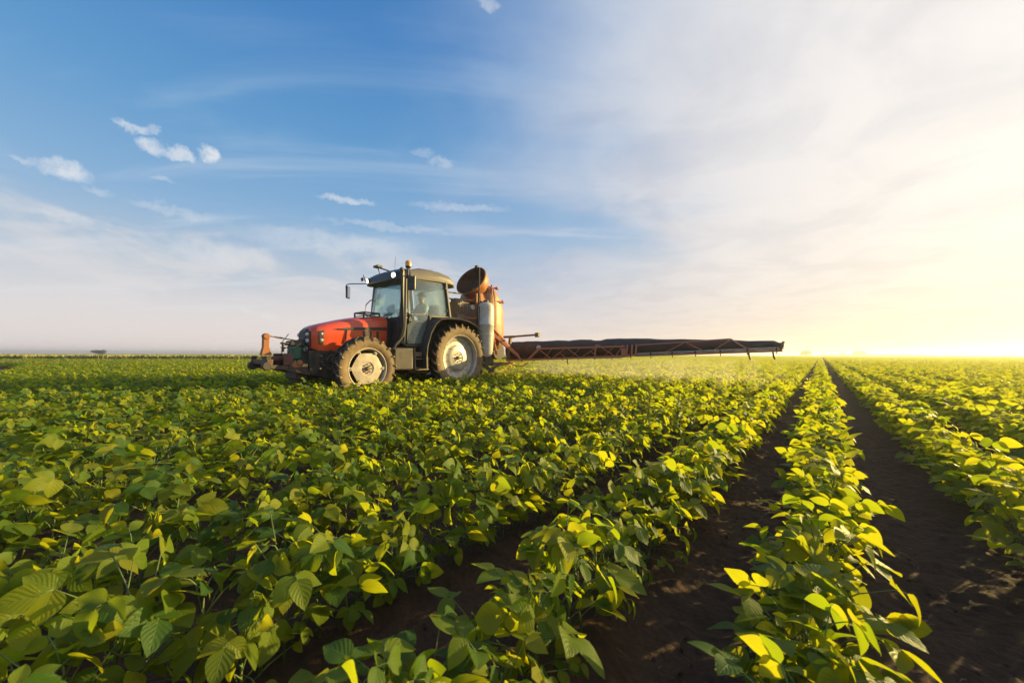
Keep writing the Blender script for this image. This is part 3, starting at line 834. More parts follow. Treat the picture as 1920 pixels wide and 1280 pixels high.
b = MB()
for s in (1, -1):
    b.bar((s * .60, -1.56, 1.66), (s * .60, -1.47, 2.62), .065, .07)
    b.bar((s * .70, -1.52, 1.10), (s * .70, -1.52, 1.70), .05, .05)
    b.bar((s * .70, -1.52, 1.70), (s * .66, -1.46, 2.60), .045, .06)
    b.bar((s * .72, -1.52, 1.09), (s * .74, -1.06, 1.09), .05)
    b.bar((s * .74, -1.06, 1.09), (s * .74, -.86, 1.76), .045)
b.bar((-.60, -1.58, 1.70), (.60, -1.58, 1.70), .05, .06)
b.build('cab_frame', M['black'], TR, bevel=.008)
b = MB()
for s in (1, -1):
    b.bar((s * .745, -.27, 1.78), (s * .72, -.40, 2.66), .055, .085)
    b.bar((s * .745, -.90, 1.78), (s * .745, -.27, 1.80), .045, .04)
b.bar((-.72, -.27, 1.80), (.72, -.27, 1.80), .04, .05)
b.build('rear_pillar', M['rooft'], TR, bevel=.01)
# roof: front visor dark, main part beige grey
def roof_ring(y, hw, zt, zb):
    return [(hw * c_, y, z) for c_, z in ((-1.0, zb), (-1.02, lerp(zb, zt, .45)), (-.93, lerp(zb, zt, .86)), (-.6, lerp(zb, zt, .97)), (0, zt), (.6, lerp(zb, zt, .97)), (.93, lerp(zb, zt, .86)), (1.02, lerp(zb, zt, .45)), (1.0, zb))]


b = MB(); b.loft([roof_ring(*p) for p in [(-1.42, .72, 2.84, 2.58), (-1.05, .745, 2.89, 2.60), (-.6, .755, 2.915, 2.62), (-.28, .75, 2.86, 2.62), (-.13, .72, 2.76, 2.61)]])
b.loft([roof_ring(*p) for p in [(-1.10, .40, 2.915, 2.84), (-.95, .46, 2.955, 2.86), (-.6, .48, 2.97, 2.88), (-.42, .44, 2.93, 2.84)]])
b.box((0, -.10, 2.60), (1.40, .06, .07)); b.build('roof', M['rooft'], TR, smooth=50, bevel=.012)
b = MB()
rings = []
for (y, hw, zt, zb) in [(-1.40, .735, 2.855, 2.56), (-1.50, .725, 2.84, 2.54), (-1.60, .69, 2.79, 2.53), (-1.68, .63, 2.73, 2.53), (-1.72, .56, 2.65, 2.54)]:
    rings.append(roof_ring(y, hw, zt, zb))
b.loft(rings); b.build('roof_visor', M['roof'], TR, smooth=55, bevel=.01)


# work lamps under the visor
for s in (1, -1):
    b = MB(); b.lathe([(0, -.05), (.05, -.04), (.072, 0), (.072, .02), (.062, .022)], (s * .54, -1.70, 2.64), (s * .25, -1, -.15), 18)
    hs = b.build('work_lamp', M['black'], TR)
    b = MB(); b.lathe([(0, .022), (.055, .012), (.058, 0)], (s * .545, -1.715, 2.638), (s * .25, -1, -.15), 16); b.build('lens', M['lamp'], hs)
# antennas on the roof
b = MB(); b.box((-.30, -1.60, 2.97), (.20, .13, .05)); b.tube([(-.30, -1.60, 2.95), (-.30, -1.54, 2.80)], .012); b.bar((-.28, -1.56, 2.945), (-.15, -1.38, 2.88), .03); b.build('satellite_receiver', M['rooft'], TR, bevel=.01)
b = MB(); b.tube([(.12, -1.42, 2.80), (.125, -1.40, 3.18)], .0035, 5); b.build('antenna', M['black'], TR)
# glass panes
def pane(name, pts, mt=M['glass'], parent=TR):
    n = Vector(pts[1]) - Vector(pts[0]); n = n.cross(Vector(pts[2]) - Vector(pts[0])).normalized() * .005
    b = MB(); b.loft([[Vector(p) - n for p in pts], [Vector(p) + n for p in pts]]); return b.build(name, mt, parent)


ws = []
rows_ = []
for i in range(9):
    t = i / 8 * 2 - 1; bow = .05 * (1 - t * t)
    rows_.append([(t * .58, -1.60 - bow, 1.73), (t * .575, -1.50 - bow, 2.58)])
b = MB(); b.loft([[p[0], p[1], (p[1][0], p[1][1] + .008, p[1][2]), (p[0][0], p[0][1] + .008, p[0][2])] for p in rows_]); wso = b.build('windscreen', M['glass'], TR)
b = MB(); b.tube([(.05, -1.66, 1.74), (.16, -1.655, 1.80), (.34, -1.64, 1.84)], .008, 5); b.tube([(.1, -1.66, 1.78), (.42, -1.64, 1.80)], .007, 5); b.build('wiper', M['black'], wso)
doorpoly = [(-1.48, 1.13), (-1.09, 1.13), (-.88, 1.80), (-.31, 1.84), (-.42, 2.61), (-1.42, 2.57)]
for s in (1, -1):
    dg = pane('door', [(s * (.735 - (z - 1.1) * .02), y, z) for y, z in doorpoly])
    b = MB(); b.tube([(s * .745, -1.42, 1.60), (s * .785, -1.42, 1.62), (s * .785, -1.41, 1.76), (s * .745, -1.41, 1.78)], .016, 8); b.box((s * .745, -1.42, 1.69), (.03, .07, .24)); b.build('handle', M['black'], dg, bevel=.006)
    b = MB()
    for (y, z) in ((-.40, 2.50), (-.34, 1.96)): b.lathe([(0, .03), (.026, .028), (.032, 0), (0, 0)], (s * .735, y, z), (s, 0, 0), 12)
    b.build('hinge', M['black'], dg)
    b = MB()
    for (a_, c_) in zip(doorpoly, doorpoly[1:] + doorpoly[:1]):
        b.bar((s * (.737 - (a_[1] - 1.1) * .02), *a_), (s * (.737 - (c_[1] - 1.1) * .02), *c_), .018, .022)
    b.build('door_seal', M['black'], dg)
    pane('quarter_window', [(s * .655, -1.58, 1.14), (s * .70, -1.54, 1.14), (s * .68, -1.50, 1.66), (s * .64, -1.56, 1.66)])
pane('rear_window', [(-.68, -.24, 1.85), (.68, -.24, 1.85), (.66, -.34, 2.6), (-.66, -.34, 2.6)])

# cab inside
b = MB(); b.box((0, -.50, 1.52), (.50, .48, .12)); b.box((0, -.25, 1.86), (.46, .11, .62), Matrix.Rotation(R(-9), 3, 'X')); b.box((0, -.5, 1.3), (.36, .36, .3)); b.build('seat', M['vinyl'], TR, bevel=.035)
b = MB()
sw = Matrix.Rotation(R(-32), 3, 'X')
ringp = [Vector((.19 * math.cos(a), .19 * math.sin(a), 0)) for a in np.linspace(0, 2 * math.pi, 25)]
SWC = Vector((0, -1.08, 1.86))
b.tube([sw @ p + SWC for p in ringp], .014, 6); b.tube([SWC, (0, -1.34, 1.42)], .03, 8)
for a in (0, 2.1, 4.2): b.tube([SWC, sw @ Vector((.19 * math.cos(a), .19 * math.sin(a), 0)) + SWC], .009, 5)
b.build('steering_wheel', M['vinyl'], TR)
b = MB(); b.box((0, -1.42, 1.62), (.60, .20, .22)); b.box((0, -1.40, 1.35), (.40, .16, .5)); b.build('dashboard', M['vinyl'], TR, bevel=.02)
b = MB(); b.box((-.02, -1.42, 1.93), (.30, .045, .22), Matrix.Rotation(R(-12), 3, 'Y')); b.box((-.26, -1.40, 1.83), (.17, .04, .13)); b.tube([(0, -1.40, 1.7), (-.02, -1.40, 1.85)], .014); b.build('monitor', M['screen'], TR, bevel=.012)
b = MB(); b.box((.36, -1.40, 1.80), (.14, .10, .10)); b.box((.36, -1.40, 1.74), (.18, .12, .025)); b.build('warning_lamp_box', M['orange'], TR, bevel=.012)
# exhaust, snorkel-like pale tube beside the near pillar and beacon on its pole
b = MB(); b.tube([(.62, -1.66, 1.12), (.72, -1.66, 1.30), (.80, -1.66, 1.5), (.80, -1.655, 2.66), (.80, -1.67, 2.72), (.80, -1.71, 2.75)], [.05, .055, .055, .053, .050, .048], 14); b.build('exhaust', M['black'], TR, smooth=60)
b = MB(); b.tube([(.62, -1.75, .98), (.68, -1.72, 1.12), (.76, -1.60, 1.30), (.79, -1.57, 1.5), (.79, -1.565, 2.55)], .024, 10); b.tube([(.71, -1.535, 1.1), (.71, -1.52, 2.6)], .014, 8); b.build('side_pipe', M['rooft'], TR)
b = MB(); b.tube([(.78, -1.51, 1.9), (.79, -1.51, 2.80)], .014, 8); b.tube([(.79, -1.51, 2.60), (.66, -1.46, 2.60)], .012, 6); b.lathe([(0, 0), (.045, 0), (.062, .02), (.062, .05), (0, .05)], (.79, -1.51, 2.79), (0, 0, 1), 16)
bc = b.build('beacon', M['black'], TR)
b = MB(); b.lathe([(.064, 0), (.068, .07), (.060, .105), (.030, .125), (0, .13)], (.79, -1.51, 2.835), (0, 0, 1), 18); b.build('lens', M['amber'], bc, smooth=60)


# mirrors
def mirror(arm, c, rz, size):
    b = MB(); b.tube(arm, .012, 7); ma = b.build('mirror_arm', M['black'], TR)
    rt = Matrix.Rotation(rz, 3, 'Z')
    b = MB(); b.box(c, (size[0], .045, size[1]), rt); mh = b.build('mirror_housing', M['black'], ma, bevel=.012)
    n = rt @ Vector((0, 1, 0)); b = MB(); b.box(Vector(c) + n * .0245, (size[0] * .86, .004, size[1] * .9), rt); b.build('mirror_glass', M['mirror'], mh)


mirror([(.66, -1.50, 2.50), (.82, -1.56, 2.60), (.98, -1.58, 2.61), (1.0, -1.58, 2.54), (1.0, -1.575, 2.40)], (1.0, -1.56, 2.43), R(14), (.19, .30))
mirror([(-.62, -1.62, 2.60), (-1.10, -1.84, 2.62), (-1.20, -1.89, 2.61), (-1.23, -1.90, 2.56), (-1.23, -1.90, 2.33)], (-1.205, -1.86, 2.42), R(-50), (.17, .30))
b = MB(); b.tube([(-.60, -1.62, 2.60), (-.66, -1.72, 2.66), (-.66, -1.76, 2.80)], .012, 6); b.ball((-.64, -1.80, 2.68), .05, 10, (.8, .6, 1)); b.build('side_lamp', M['black'], TR)
# handrail and intake box on the hood
b = MB(); b.tube([(-.42, -1.72, 1.72), (-.43, -1.84, 1.86), (-.44, -1.80, 2.06), (-.50, -1.66, 2.18), (-.56, -1.58, 2.2)], .013, 7); b.build('handrail', M['black'], TR)
b = MB()
for (a_, c_) in (((-.16, -2.22), (.22, -2.22)), ((.22, -2.22), (.22, -1.85)), ((.22, -1.85), (-.16, -1.85)), ((-.16, -1.85), (-.16, -2.22))): b.bar((*a_, 1.80), (*c_, 1.80), .035, .03)
for (x, y) in ((-.16, -2.22), (.22, -2.22), (.22, -1.85), (-.16, -1.85)): b.bar((x, y, 1.66), (x, y, 1.80), .03)
b.bar((-.16, -2.22, 1.725), (.22, -2.22, 1.725), .02); b.bar((.22, -2.2, 1.725), (.22, -1.85, 1.725), .02)
b.build('bonnet_rack', M['black'], TR, bevel=.005)


# rear fenders
def fender(s):
    path = [(-1.14, .62), (-1.15, .85), (-1.12, 1.12), (-1.02, 1.42), (-.88, 1.64), (-.72, 1.755), (-.45, 1.785), (-.1, 1.79), (.18, 1.75), (.42, 1.66), (.60, 1.545)]
    x0, x1 = .46, .985
    outer = []; inner = []
    for i, (y, z) in enumerate(path):
        a = path[max(i - 1, 0)]; c_ = path[min(i + 1, len(path) - 1)]; ty, tz = c_[0] - a[0], c_[1] - a[1]; l = math.hypot(ty, tz); ny, nz = -tz / l, ty / l
        outer.append((y, z)); inner.append((y - ny * .022, z - nz * .022))
    b = MB()
    rings = [[(s * x0, *outer[i]), (s * (x1 - .03), *outer[i]), (s * x1, outer[i][0] * .99, outer[i][1] - .03), (s * (x1 - .012), inner[i][0] * .985, inner[i][1] - .032), (s * (x1 - .04), *inner[i]), (s * x0, *inner[i])] for i in range(len(path))]
    b.loft(rings); b.prism(path + [(.5, 1.0), (-.6, .9)], s * .455 - .01, s * .455 + .01)
    b.build('rear_fender', M['black'], TR, smooth=45)


both(fender)
# fuel tank and steps
b = MB(); b.loft([[(.50, -1.93, z), (.80, -1.93, z), (.86, -1.88, z), (.86, -1.40, z), (.80, -1.36, z), (.50, -1.36, z)] for z in (.56, .60, 1.0, 1.04)]); b.build('fuel_tank', M['iron'], TR, bevel=.04)
b = MB(); b.box((.72, -1.16, .56), (.30, .36, .03)); b.box((.72, -1.16, .80), (.28, .34, .03)); b.box((.60, -1.16, .70), (.03, .34, .40)); b.bar((.84, -1.33, .55), (.80, -1.33, 1.05), .03); b.bar((.84, -1.0, .55), (.80, -1.0, 1.05), .03)
b.box((.70, -1.16, .90), (.24, .30, .10)); b.build('step', M['hub'], TR, bevel=.006)
b = MB(); b.box((-.66, -1.4, .80), (.30, .6, .40)); b.build('battery_box', M['iron'], TR, bevel=.03)


# wheels
def tyre(mb, rr, ro, w, nl, cx, cy, cz, lugh, lugw):
    hw = w / 2
    prof = [(rr, -hw * .72), (rr + .02, -hw * .86), (lerp(rr, ro, .35), -hw * 1.04), (lerp(rr, ro, .62), -hw * 1.06), (lerp(rr, ro, .82), -hw * .98), (ro - .045, -hw * .82), (ro - .036, -hw * .45), (ro - .032, 0)]
    prof = prof + [(r_, -h_) for r_, h_ in prof[-2::-1]]
    o0 = len(mb.v); mb.lathe(prof, (0, 0, 0), (1, 0, 0), 72)
    for i in range(o0, len(mb.v)):
        rad_ = math.hypot(mb.v[i][1], mb.v[i][2]); t = (rad_ - rr) / (ro - rr)
        mb.a[i] = .80 if t < .80 else (.25 if t < .86 else -.1)
    for s in (1, -1):
        for k in range(nl):
            th0 = 2 * math.pi * (k + (.5 if s > 0 else 0)) / nl
            path = [(0.02 * s, ro - .034, 0, .5), (s * hw * .45, ro - .036, .11, .55), (s * hw * .84, ro - .045, .22, .70), (s * hw * 1.0, lerp(rr, ro, .78), .26, .66), (s * hw * 1.05, lerp(rr, ro, .60), .28, .40)]
            rings = []
            for i, (x, rad_, dt, ww) in enumerate(path):
                th = th0 + dt * (.62 / ro); c_, s_ = math.cos(th), math.sin(th); er = Vector((0, c_, s_)); et = Vector((0, -s_, c_)); ex = Vector((s, 0, 0))
                out = (er if i < 2 else (er * .85 + ex * .5).normalized() if i == 2 else (er * .35 + ex * .93).normalized()); hgt = lugh * (1, 1, 1.05, .85, .2)[i]
                base_ = er * rad_ + Vector((x, 0, 0)) - out * .012; wv = et * lugw * ww
                rings.append([base_ - wv, base_ + wv, base_ + wv * .75 + out * (hgt + .012), base_ - wv * .75 + out * (hgt + .012)])
            o1 = len(mb.v); mb.loft(rings)
            for i in range(5):
                for j in range(4): mb.a[o1 + i * 4 + j] = (.05, .25, .6, .95, .95)[i] * (1.0 if j > 1 else .35)
    for i in range(len(mb.v)): p = mb.v[i]; mb.v[i] = (p[0] + cx, p[1] + cy, p[2] + cz)


def wheel(name, s, cy, rr, ro, w, nl, rear):
    cx = s * .73; cz = ro - .02
    # hub with bolts is the part, tyre and rim hang from it
    xo = s * (.088 if not rear else .02)
    b = MB(); rb = .085 if not rear else .11
    b.lathe([(0, .060), (.030, .058), (.040, .048), (.045, .02), (.045, -.03), (0, -.03)], (cx + xo, cy, cz), (s, 0, 0), 24)
    for k in range(8):
        a = 2 * math.pi * k / 8; b.lathe([(0, .026), (.011, .024), (.014, .004), (.014, -.01)], (cx + xo, cy + math.cos(a) * rb, cz + math.sin(a) * rb), (s, 0, 0), 7)
    hub = b.build(name, M['hub'], TR)
    b = MB(); tyre(b, rr, ro, w, nl, cx, cy, cz, .045 if not rear else .052, .034 if not rear else .040); b.build('tyre', M['tyre'], hub, smooth=38)
    hw = w / 2 * .74
    b = MB()
    b.lathe([(rr + .022, hw + .012), (rr + .006, hw + .020), (rr - .012, hw + .008), (rr - .022, hw - .012), (rr - .030, hw - .05), (rr - .034, -hw + .03), (rr - .01, -hw), (rr + .02, -hw - .01)], (cx, cy, cz), (s, 0, 0), 64)
    if not rear:
        N_ = 64; vs = []; fs = []; rad_l = [.03, .115, .135, rr * .62, 1.0]
        hts = [.085, .086, .102, .100, .090]
        for k in range(N_):
            th = 2 * math.pi * k / N_; sc_ = rr * (.785 + .024 * math.cos(6 * th))
            for rl, h_ in zip(rad_l, hts):
                q_ = sc_ if rl == 1.0 else rl
                vs.append((cx + s * h_, cy + math.cos(th) * q_, cz + math.sin(th) * q_))
        for k in range(N_):
            j = (k + 1) % N_
            for i in range(4): fs.append((k * 5 + i, k * 5 + i + 1, j * 5 + i + 1, j * 5 + i))
        b.add(vs, fs)
        for k in range(6):
            th = 2 * math.pi * k / 6; c_, s_ = math.cos(th), math.sin(th)
            b.box((cx + s * .080, cy + c_ * rr * .87, cz + s_ * rr * .87), (.03, .06, .07), Matrix.Rotation(th + math.pi / 2, 3, 'X'))
            b.lathe([(0, .03), (.014, .028), (.016, 0)], (cx + s * .096, cy + c_ * rr * .84, cz + s_ * rr * .86), (s, 0, 0), 7)
        b.build('rim', M['cream'], hub, smooth=35)
    else:
        b.lathe([(.03, .02), (.15, .02), (.165, .034), (.20, .026), (.255, .028), (.30, .012), (.33, -.002), (.40, -.012), (.44, .0), (.47, .012), (rr - .042, .016)], (cx, cy, cz), (s, 0, 0), 64)
        rim = b.build('rim', M['galv'], hub, smooth=35)
        b = MB()
        for k in range(24):
            a = 2 * math.pi * k / 24
            b.lathe([(0, .004), (.012, .004), (.012, -.01)], (cx + s * .003, cy + math.cos(a) * .445, cz + math.sin(a) * .445), (s, 0, 0), 8)
            if k % 2: b.lathe([(0, .01), (.010, .009), (.010, -.01)], (cx + s * .012, cy + math.cos(a) * .315, cz + math.sin(a) * .315), (s, 0, 0), 7)
        b.build('rim_holes', M['hub'], rim)


for s in (1, -1):
    wheel('front_wheel', s, -2.45, .395, .635, .27, 19, False)
    wheel('rear_wheel', s, 0.0, .555, .835, .31, 25, True)

# ------------------------------------------------------------------ front implement on the nose
FI = thing('hitch_implement', (TX, TY - 3.95, .78), 'rusty red hitch frame with upright mast mounted ahead of the tractor nose', 'hitch frame')
def fi(b, name, mt, **k):
    b.v = [(p[0], p[1] + 3.93, p[2] - .82) for p in b.v]; return b.build(name, mt, FI, **k)


b = MB(); b.loft([[(-.06, -4.03, .92), (.06, -4.03, .92), (.06, -3.86, .92), (-.06, -3.86, .92)], [(-.045, -4.0, 1.06), (.045, -4.0, 1.06), (.045, -3.90, 1.06), (-.045, -3.90, 1.06)], [(-.045, -4.0, 1.26), (.045, -4.0, 1.26), (.045, -3.90, 1.26), (-.045, -3.90, 1.26)]])
b.lathe([(0, -.06), (.055, -.06), (.055, .06), (0, .06)], (0, -3.95, 1.26), (1, 0, 0), 14); fi(b, 'mast', M['orust'], bevel=.008)
b = MB(); b.box((0, -4.0, .80), (.80, .10, .09)); b.box((0, -3.80, .86), (.26, .34, .08)); b.box((.25, -3.66, .84), (.05, .16, .22)); b.box((-.25, -3.66, .84), (.05, .16, .22)); fi(b, 'crossbar', M['rustdark'], bevel=.01)
b = MB()
for s in (1, -1):
    b.bar((s * .36, -4.0, .72), (s * .33, -3.70, .68), .06, .075); b.bar((s * .33, -3.70, .68), (s * .28, -3.30, .58), .07, .10)
    b.lathe([(0, -.05), (.075, -.05), (.08, 0), (.075, .05), (0, .05)], (s * .37, -4.04, .73), (1, 0, 0), 14); b.box((s * .37, -4.02, .85), (.05, .08, .11))
fi(b, 'lower_arm', M['iron'], bevel=.01)
b = MB()
for s in (1, -1):
    b.tube([(s * .30, -3.62, .76), (s * .32, -3.55, .62), (s * .30, -3.45, .60)], .035); b.box((s * .30, -3.55, .74), (.10, .14, .10)); b.lathe([(0, -.03), (.05, -.03), (.05, .03), (0, .03)], (s * .34, -3.50, .78), (1, 0, 0), 10)
fi(b, 'bracket', M['orust'], bevel=.008)
b = MB(); b.tube([(0, -3.92, 1.27), (.01, -3.75, 1.245), (.01, -3.40, 1.19)], .011, 7); b.tube([(.0, -3.70, 1.14), (.02, -3.58, 1.32)], .007, 5); b.tube([(.01, -3.80, 1.252), (.01, -3.68, 1.235)], .017, 7); fi(b, 'top_link', M['hub'])
b = MB(); b.box((0, -3.47, .97), (.26, .17, .26)); b.box((0, -3.47, .80), (.16, .12, .10)); fi(b, 'green_cover', M['green'], bevel=.02)
b = MB(); b.loft([[(-.14, -3.60, 1.10), (.14, -3.60, 1.10), (.16, -3.32, 1.10), (-.16, -3.32, 1.10)], [(-.13, -3.57, 1.19), (.13, -3.57, 1.19), (.14, -3.34, 1.22), (-.14, -3.34, 1.22)]]); b.box((.05, -3.66, 1.14), (.16, .10, .03)); b.tube([(.10, -3.70, 1.14), (.10, -3.70, .98)], .025, 8); b.box((.10, -3.70, 1.06), (.10, .06, .02))
fi(b, 'valve_block', M['iron'], bevel=.015)
b = MB()
for s in (1, -1): b.tube([(s * .12, -3.50, .82), (s * .12, -3.48, .62)], .020, 8); b.lathe([(0, -.03), (.03, -.03), (.03, .03), (0, .03)], (s * .14, -3.44, .60), (1, 0, 0), 10)
fi(b, 'cylinder_rod', M['chrome'])
b = MB()
for x, k in ((.10, 0), (.18, 1), (-.12, 2)): b.tube([(x, -3.42, 1.14), (x + .05, -3.60 - .03 * k, 1.02), (x + .04, -3.66, .84 - .03 * k), (x, -3.58, .72), (x + .02, -3.46, .68)], .011, 6)
fi(b, 'hydraulic_hoses', M['black'])
b = MB(); b.box((0, -3.42, .62), (.52, .22, .30)); b.box((0, -3.40, .44), (.36, .20, .16)); fi(b, 'mounting_block', M['iron'], bevel=.02)

# ------------------------------------------------------------------ sprayer
SP = thing('field_sprayer', (TX, TY + 1.5, .7), 'mounted orange sprayer with bowl hopper, white canister and long folding boom', 'sprayer')
SO = (0, 1.5, .7)
def sp(b, name, mt, parent=SP, **k):
    if parent is SP or True: b.v = [(p[0] - SO[0], p[1] - SO[1], p[2] - SO[2]) for p in b.v]
    return b.build(name, mt, parent, **k)


# main tank, rounded block
def sup(y, hx, z0, z1, n=28, e=.5):
    cz_ = (z0 + z1) / 2; hz_ = (z1 - z0) / 2; out = []
    for i in range(n):
        a = 2 * math.pi * i / n; c_, s_ = math.cos(a), math.sin(a)
        out.append((hx * math.copysign(abs(c_) ** e, c_), y, cz_ + hz_ * math.copysign(abs(s_) ** e, s_)))
    return out


b = MB(); b.loft([sup(1.12, .50, 1.25, 2.30), sup(1.18, .62, 1.12, 2.55), sup(1.32, .68, 1.02, 2.85), sup(1.5, .68, .98, 2.90), sup(1.72, .66, .98, 2.78), sup(1.92, .60, 1.04, 2.50), sup(2.04, .50, 1.15, 2.2), sup(2.10, .36, 1.3, 1.95)])
tk = sp(b, 'main_tank', M['tank'], smooth=60)
b = MB()
b.loft([[(p[0], y, p[2]) for p in sup(y, .69, .97, 2.912)] for y in (1.46, 1.52)], caps=False)
sp(b, 'strap', M['orust'], tk)
# bowl hopper: open towards front and up
bn = Vector((.10, -.84, .52)).normalized(); bc_ = Vector((.22, .95, 2.98))
b = MB(); RB = .46
prof_ = [(RB + .015, .012), (RB + .03, -.01), (RB + .005, -.04)] + [(RB * math.cos(t) ** .62, -.04 - .46 * math.sin(t)) for t in np.linspace(.12, 1.50, 10)] + [(0, -.50)]
b.lathe(prof_, bc_, bn, 40); hop = sp(b, 'hopper', M['orange'], smooth=55)
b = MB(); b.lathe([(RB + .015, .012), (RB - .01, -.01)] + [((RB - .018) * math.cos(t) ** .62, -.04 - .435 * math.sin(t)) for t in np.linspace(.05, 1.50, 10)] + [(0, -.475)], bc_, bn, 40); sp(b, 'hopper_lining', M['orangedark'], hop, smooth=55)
b = MB(); upv = (Vector((0, 0, 1)) - bn * bn.z).normalized(); b.box(bc_ + upv * .50, (.10, .08, .08)); b.tube([bc_ + upv * .5, bc_ + upv * .56], .02); sp(b, 'hopper_latch', M['iron'], hop, bevel=.01)
b = MB(); b.loft([[(-.05, .95, 2.35), (.60, .95, 2.35), (.60, 1.35, 2.35), (-.05, 1.35, 2.35)], [(.05, 1.02, 2.62), (.50, 1.02, 2.62), (.50, 1.30, 2.62), (.05, 1.30, 2.62)]]); sp(b, 'hopper_base', M['orust'], bevel=.02)
# white canister with ribs
b = MB(); wx, wy = .80, .96
b.lathe([(0, 2.30), (.10, 2.30), (.17, 2.27), (.205, 2.20), (.215, 2.10), (.217, 1.72), (.223, 1.715), (.223, 1.685), (.217, 1.68), (.215, 1.44), (.221, 1.435), (.221, 1.405), (.213, 1.40), (.195, 1.05), (.17, .90), (.14, .84), (0, .84)], (wx, wy, 0), (0, 0, 1), 32)
wc = sp(b, 'canister', M['white'], smooth=50)
b = MB(); b.tube([(wx - .04, wy - .21, 2.18), (wx - .04, wy - .235, 1.7), (wx - .03, wy - .24, 1.3), (wx + .02, wy - .22, .95), (wx - .06, wy - .12, .75)], .012, 7); b.lathe([(0, .06), (.07, .06), (.075, 0), (0, 0)], (wx, wy, 2.30), (0, 0, 1), 14); sp(b, 'hose', M['iron'], wc)
# front frame of the sprayer with rails
b = MB()
for s in (1, -1):
    b.bar((s * .60, .80, .60), (s * .60, .80, 2.55), .06); b.bar((s * .60, .80, .62), (s * .60, 2.40, .62), .08); b.bar((s * .42, .52, 1.86), (s * .42, .52, 2.36), .035)
    b.bar((s * .42, .52, 2.36), (s * .50, .80, 2.36), .035); b.bar((s * .40, .12, 1.86), (s * .62, .80, 1.86), .05); b.bar((s * .62, .80, 2.1), (s * .75, 2.2, 1.0), .05)
b.bar((-.60, .80, 2.36), (.60, .80, 2.36), .06); b.bar((-.60, .80, .66), (.60, .80, .66), .09); b.bar((-.60, 2.40, .62), (.60, 2.40, .62), .08); b.bar((.60, .80, 1.86), (-.60, .80, 1.86), .06)
sp(b, 'frame', M['orust'], bevel=.006)
b = MB(); b.bar((.30, .05, 2.52), (.30, .80, 2.54), .035); b.bar((.30, .05, 2.36), (.45, .45, 2.32), .03); b.tube([(.64, .86, 2.3), (.64, .86, 3.26)], .017, 8); b.tube([(.62, .80, 2.30), (.62, .78, 1.0)], .022, 8); sp(b, 'rail', M['iron'])
# pump and filter pack, dark ribbed block behind the cab
b = MB(); b.box((.30, .40, 2.08), (.46, .44, .40))
for i in range(6): b.tube([(.54, .24 + i * .065, 1.96), (.54, .24 + i * .065, 2.20)], .026, 8)
b.box((.30, .40, 1.86), (.5, .5, .05)); b.box((.1, .5, 2.36), (.2, .2, .12)); sp(b, 'pump_block', M['hub'], bevel=.012)
b = MB(); b.lathe([(0, -.03), (.07, -.03), (.07, .03), (0, .03)], (.58, .66, 2.16), (1, 0, 0), 16); b.ball((.57, .30, 2.27), .026, 8); sp(b, 'gauge', M['white'])
# valves and pipes above the canister
b = MB(); b.tube([(.62, 1.38, 2.3), (.62, 1.38, 2.86)], .028, 8); b.tube([(.62, 1.34, 2.78), (.66, 1.56, 2.78)], .028, 8); b.tube([(.62, 1.40, 2.40), (.68, 1.80, 2.42)], .030, 8)
for (y, z) in ((1.56, 2.78), (1.80, 2.42)): b.lathe([(0, -.04), (.045, -.04), (.045, .02), (0, .02)], (.67, y, z), (0, 1, 0), 10)
b.tube([(.72, 1.25, 2.0), (.76, 1.3, 1.4), (.70, 1.5, .9)], .03, 8); sp(b, 'valve_pipe', M['rust'])
# lower tangle: mounting, drive, nozzles behind the rear wheel
b = MB(); b.box((.55, 1.10, .70), (.46, .40, .22)); b.tube([(.72, .8, .66), (.80, 1.1, .48), (.86, 1.4, .60), (.7, 1.7, .66)], .035, 8); b.tube([(.60, .95, .9), (.80, .98, .60), (.72, 1.3, .48)], .022, 7); b.box((.80, 1.18, .46), (.10, .14, .10)); b.box((0, .65, .75), (.4, .3, .2))
b.bar((.4, .15, .5), (.42, .9, .62), .07); b.bar((-.4, .15, .5), (-.42, .9, .62), .07); sp(b, 'linkage', M['iron'], bevel=.01)
b = MB(); b.bar((.60, 1.30, 1.56), (.92, 2.20, .86), .07, .09); b.bar((.92, 2.20, .86), (1.02, 2.28, .70), .06); b.tube([(.7, 1.9, .76), (.95, 1.95, .60), (1.10, 2.2, .56), (1.25, 2.25, .66)], .018, 6); sp(b, 'brace', M['rust'], bevel=.006)
# support arm reaching out behind the tank
b = MB(); b.bar((.45, 2.42, 1.44), (1.42, 2.42, 1.47), .055); b.box((1.46, 2.42, 1.465), (.12, .10, .13)); b.bar((.45, 2.30, .7), (.45, 2.42, 1.44), .08); b.bar((-.45, 2.30, .7), (-.45, 2.42, 1.44), .08); b.bar((-.6, 2.42, 1.44), (.6, 2.42, 1.44), .07); sp(b, 'support_arm', M['hub'], bevel=.008)


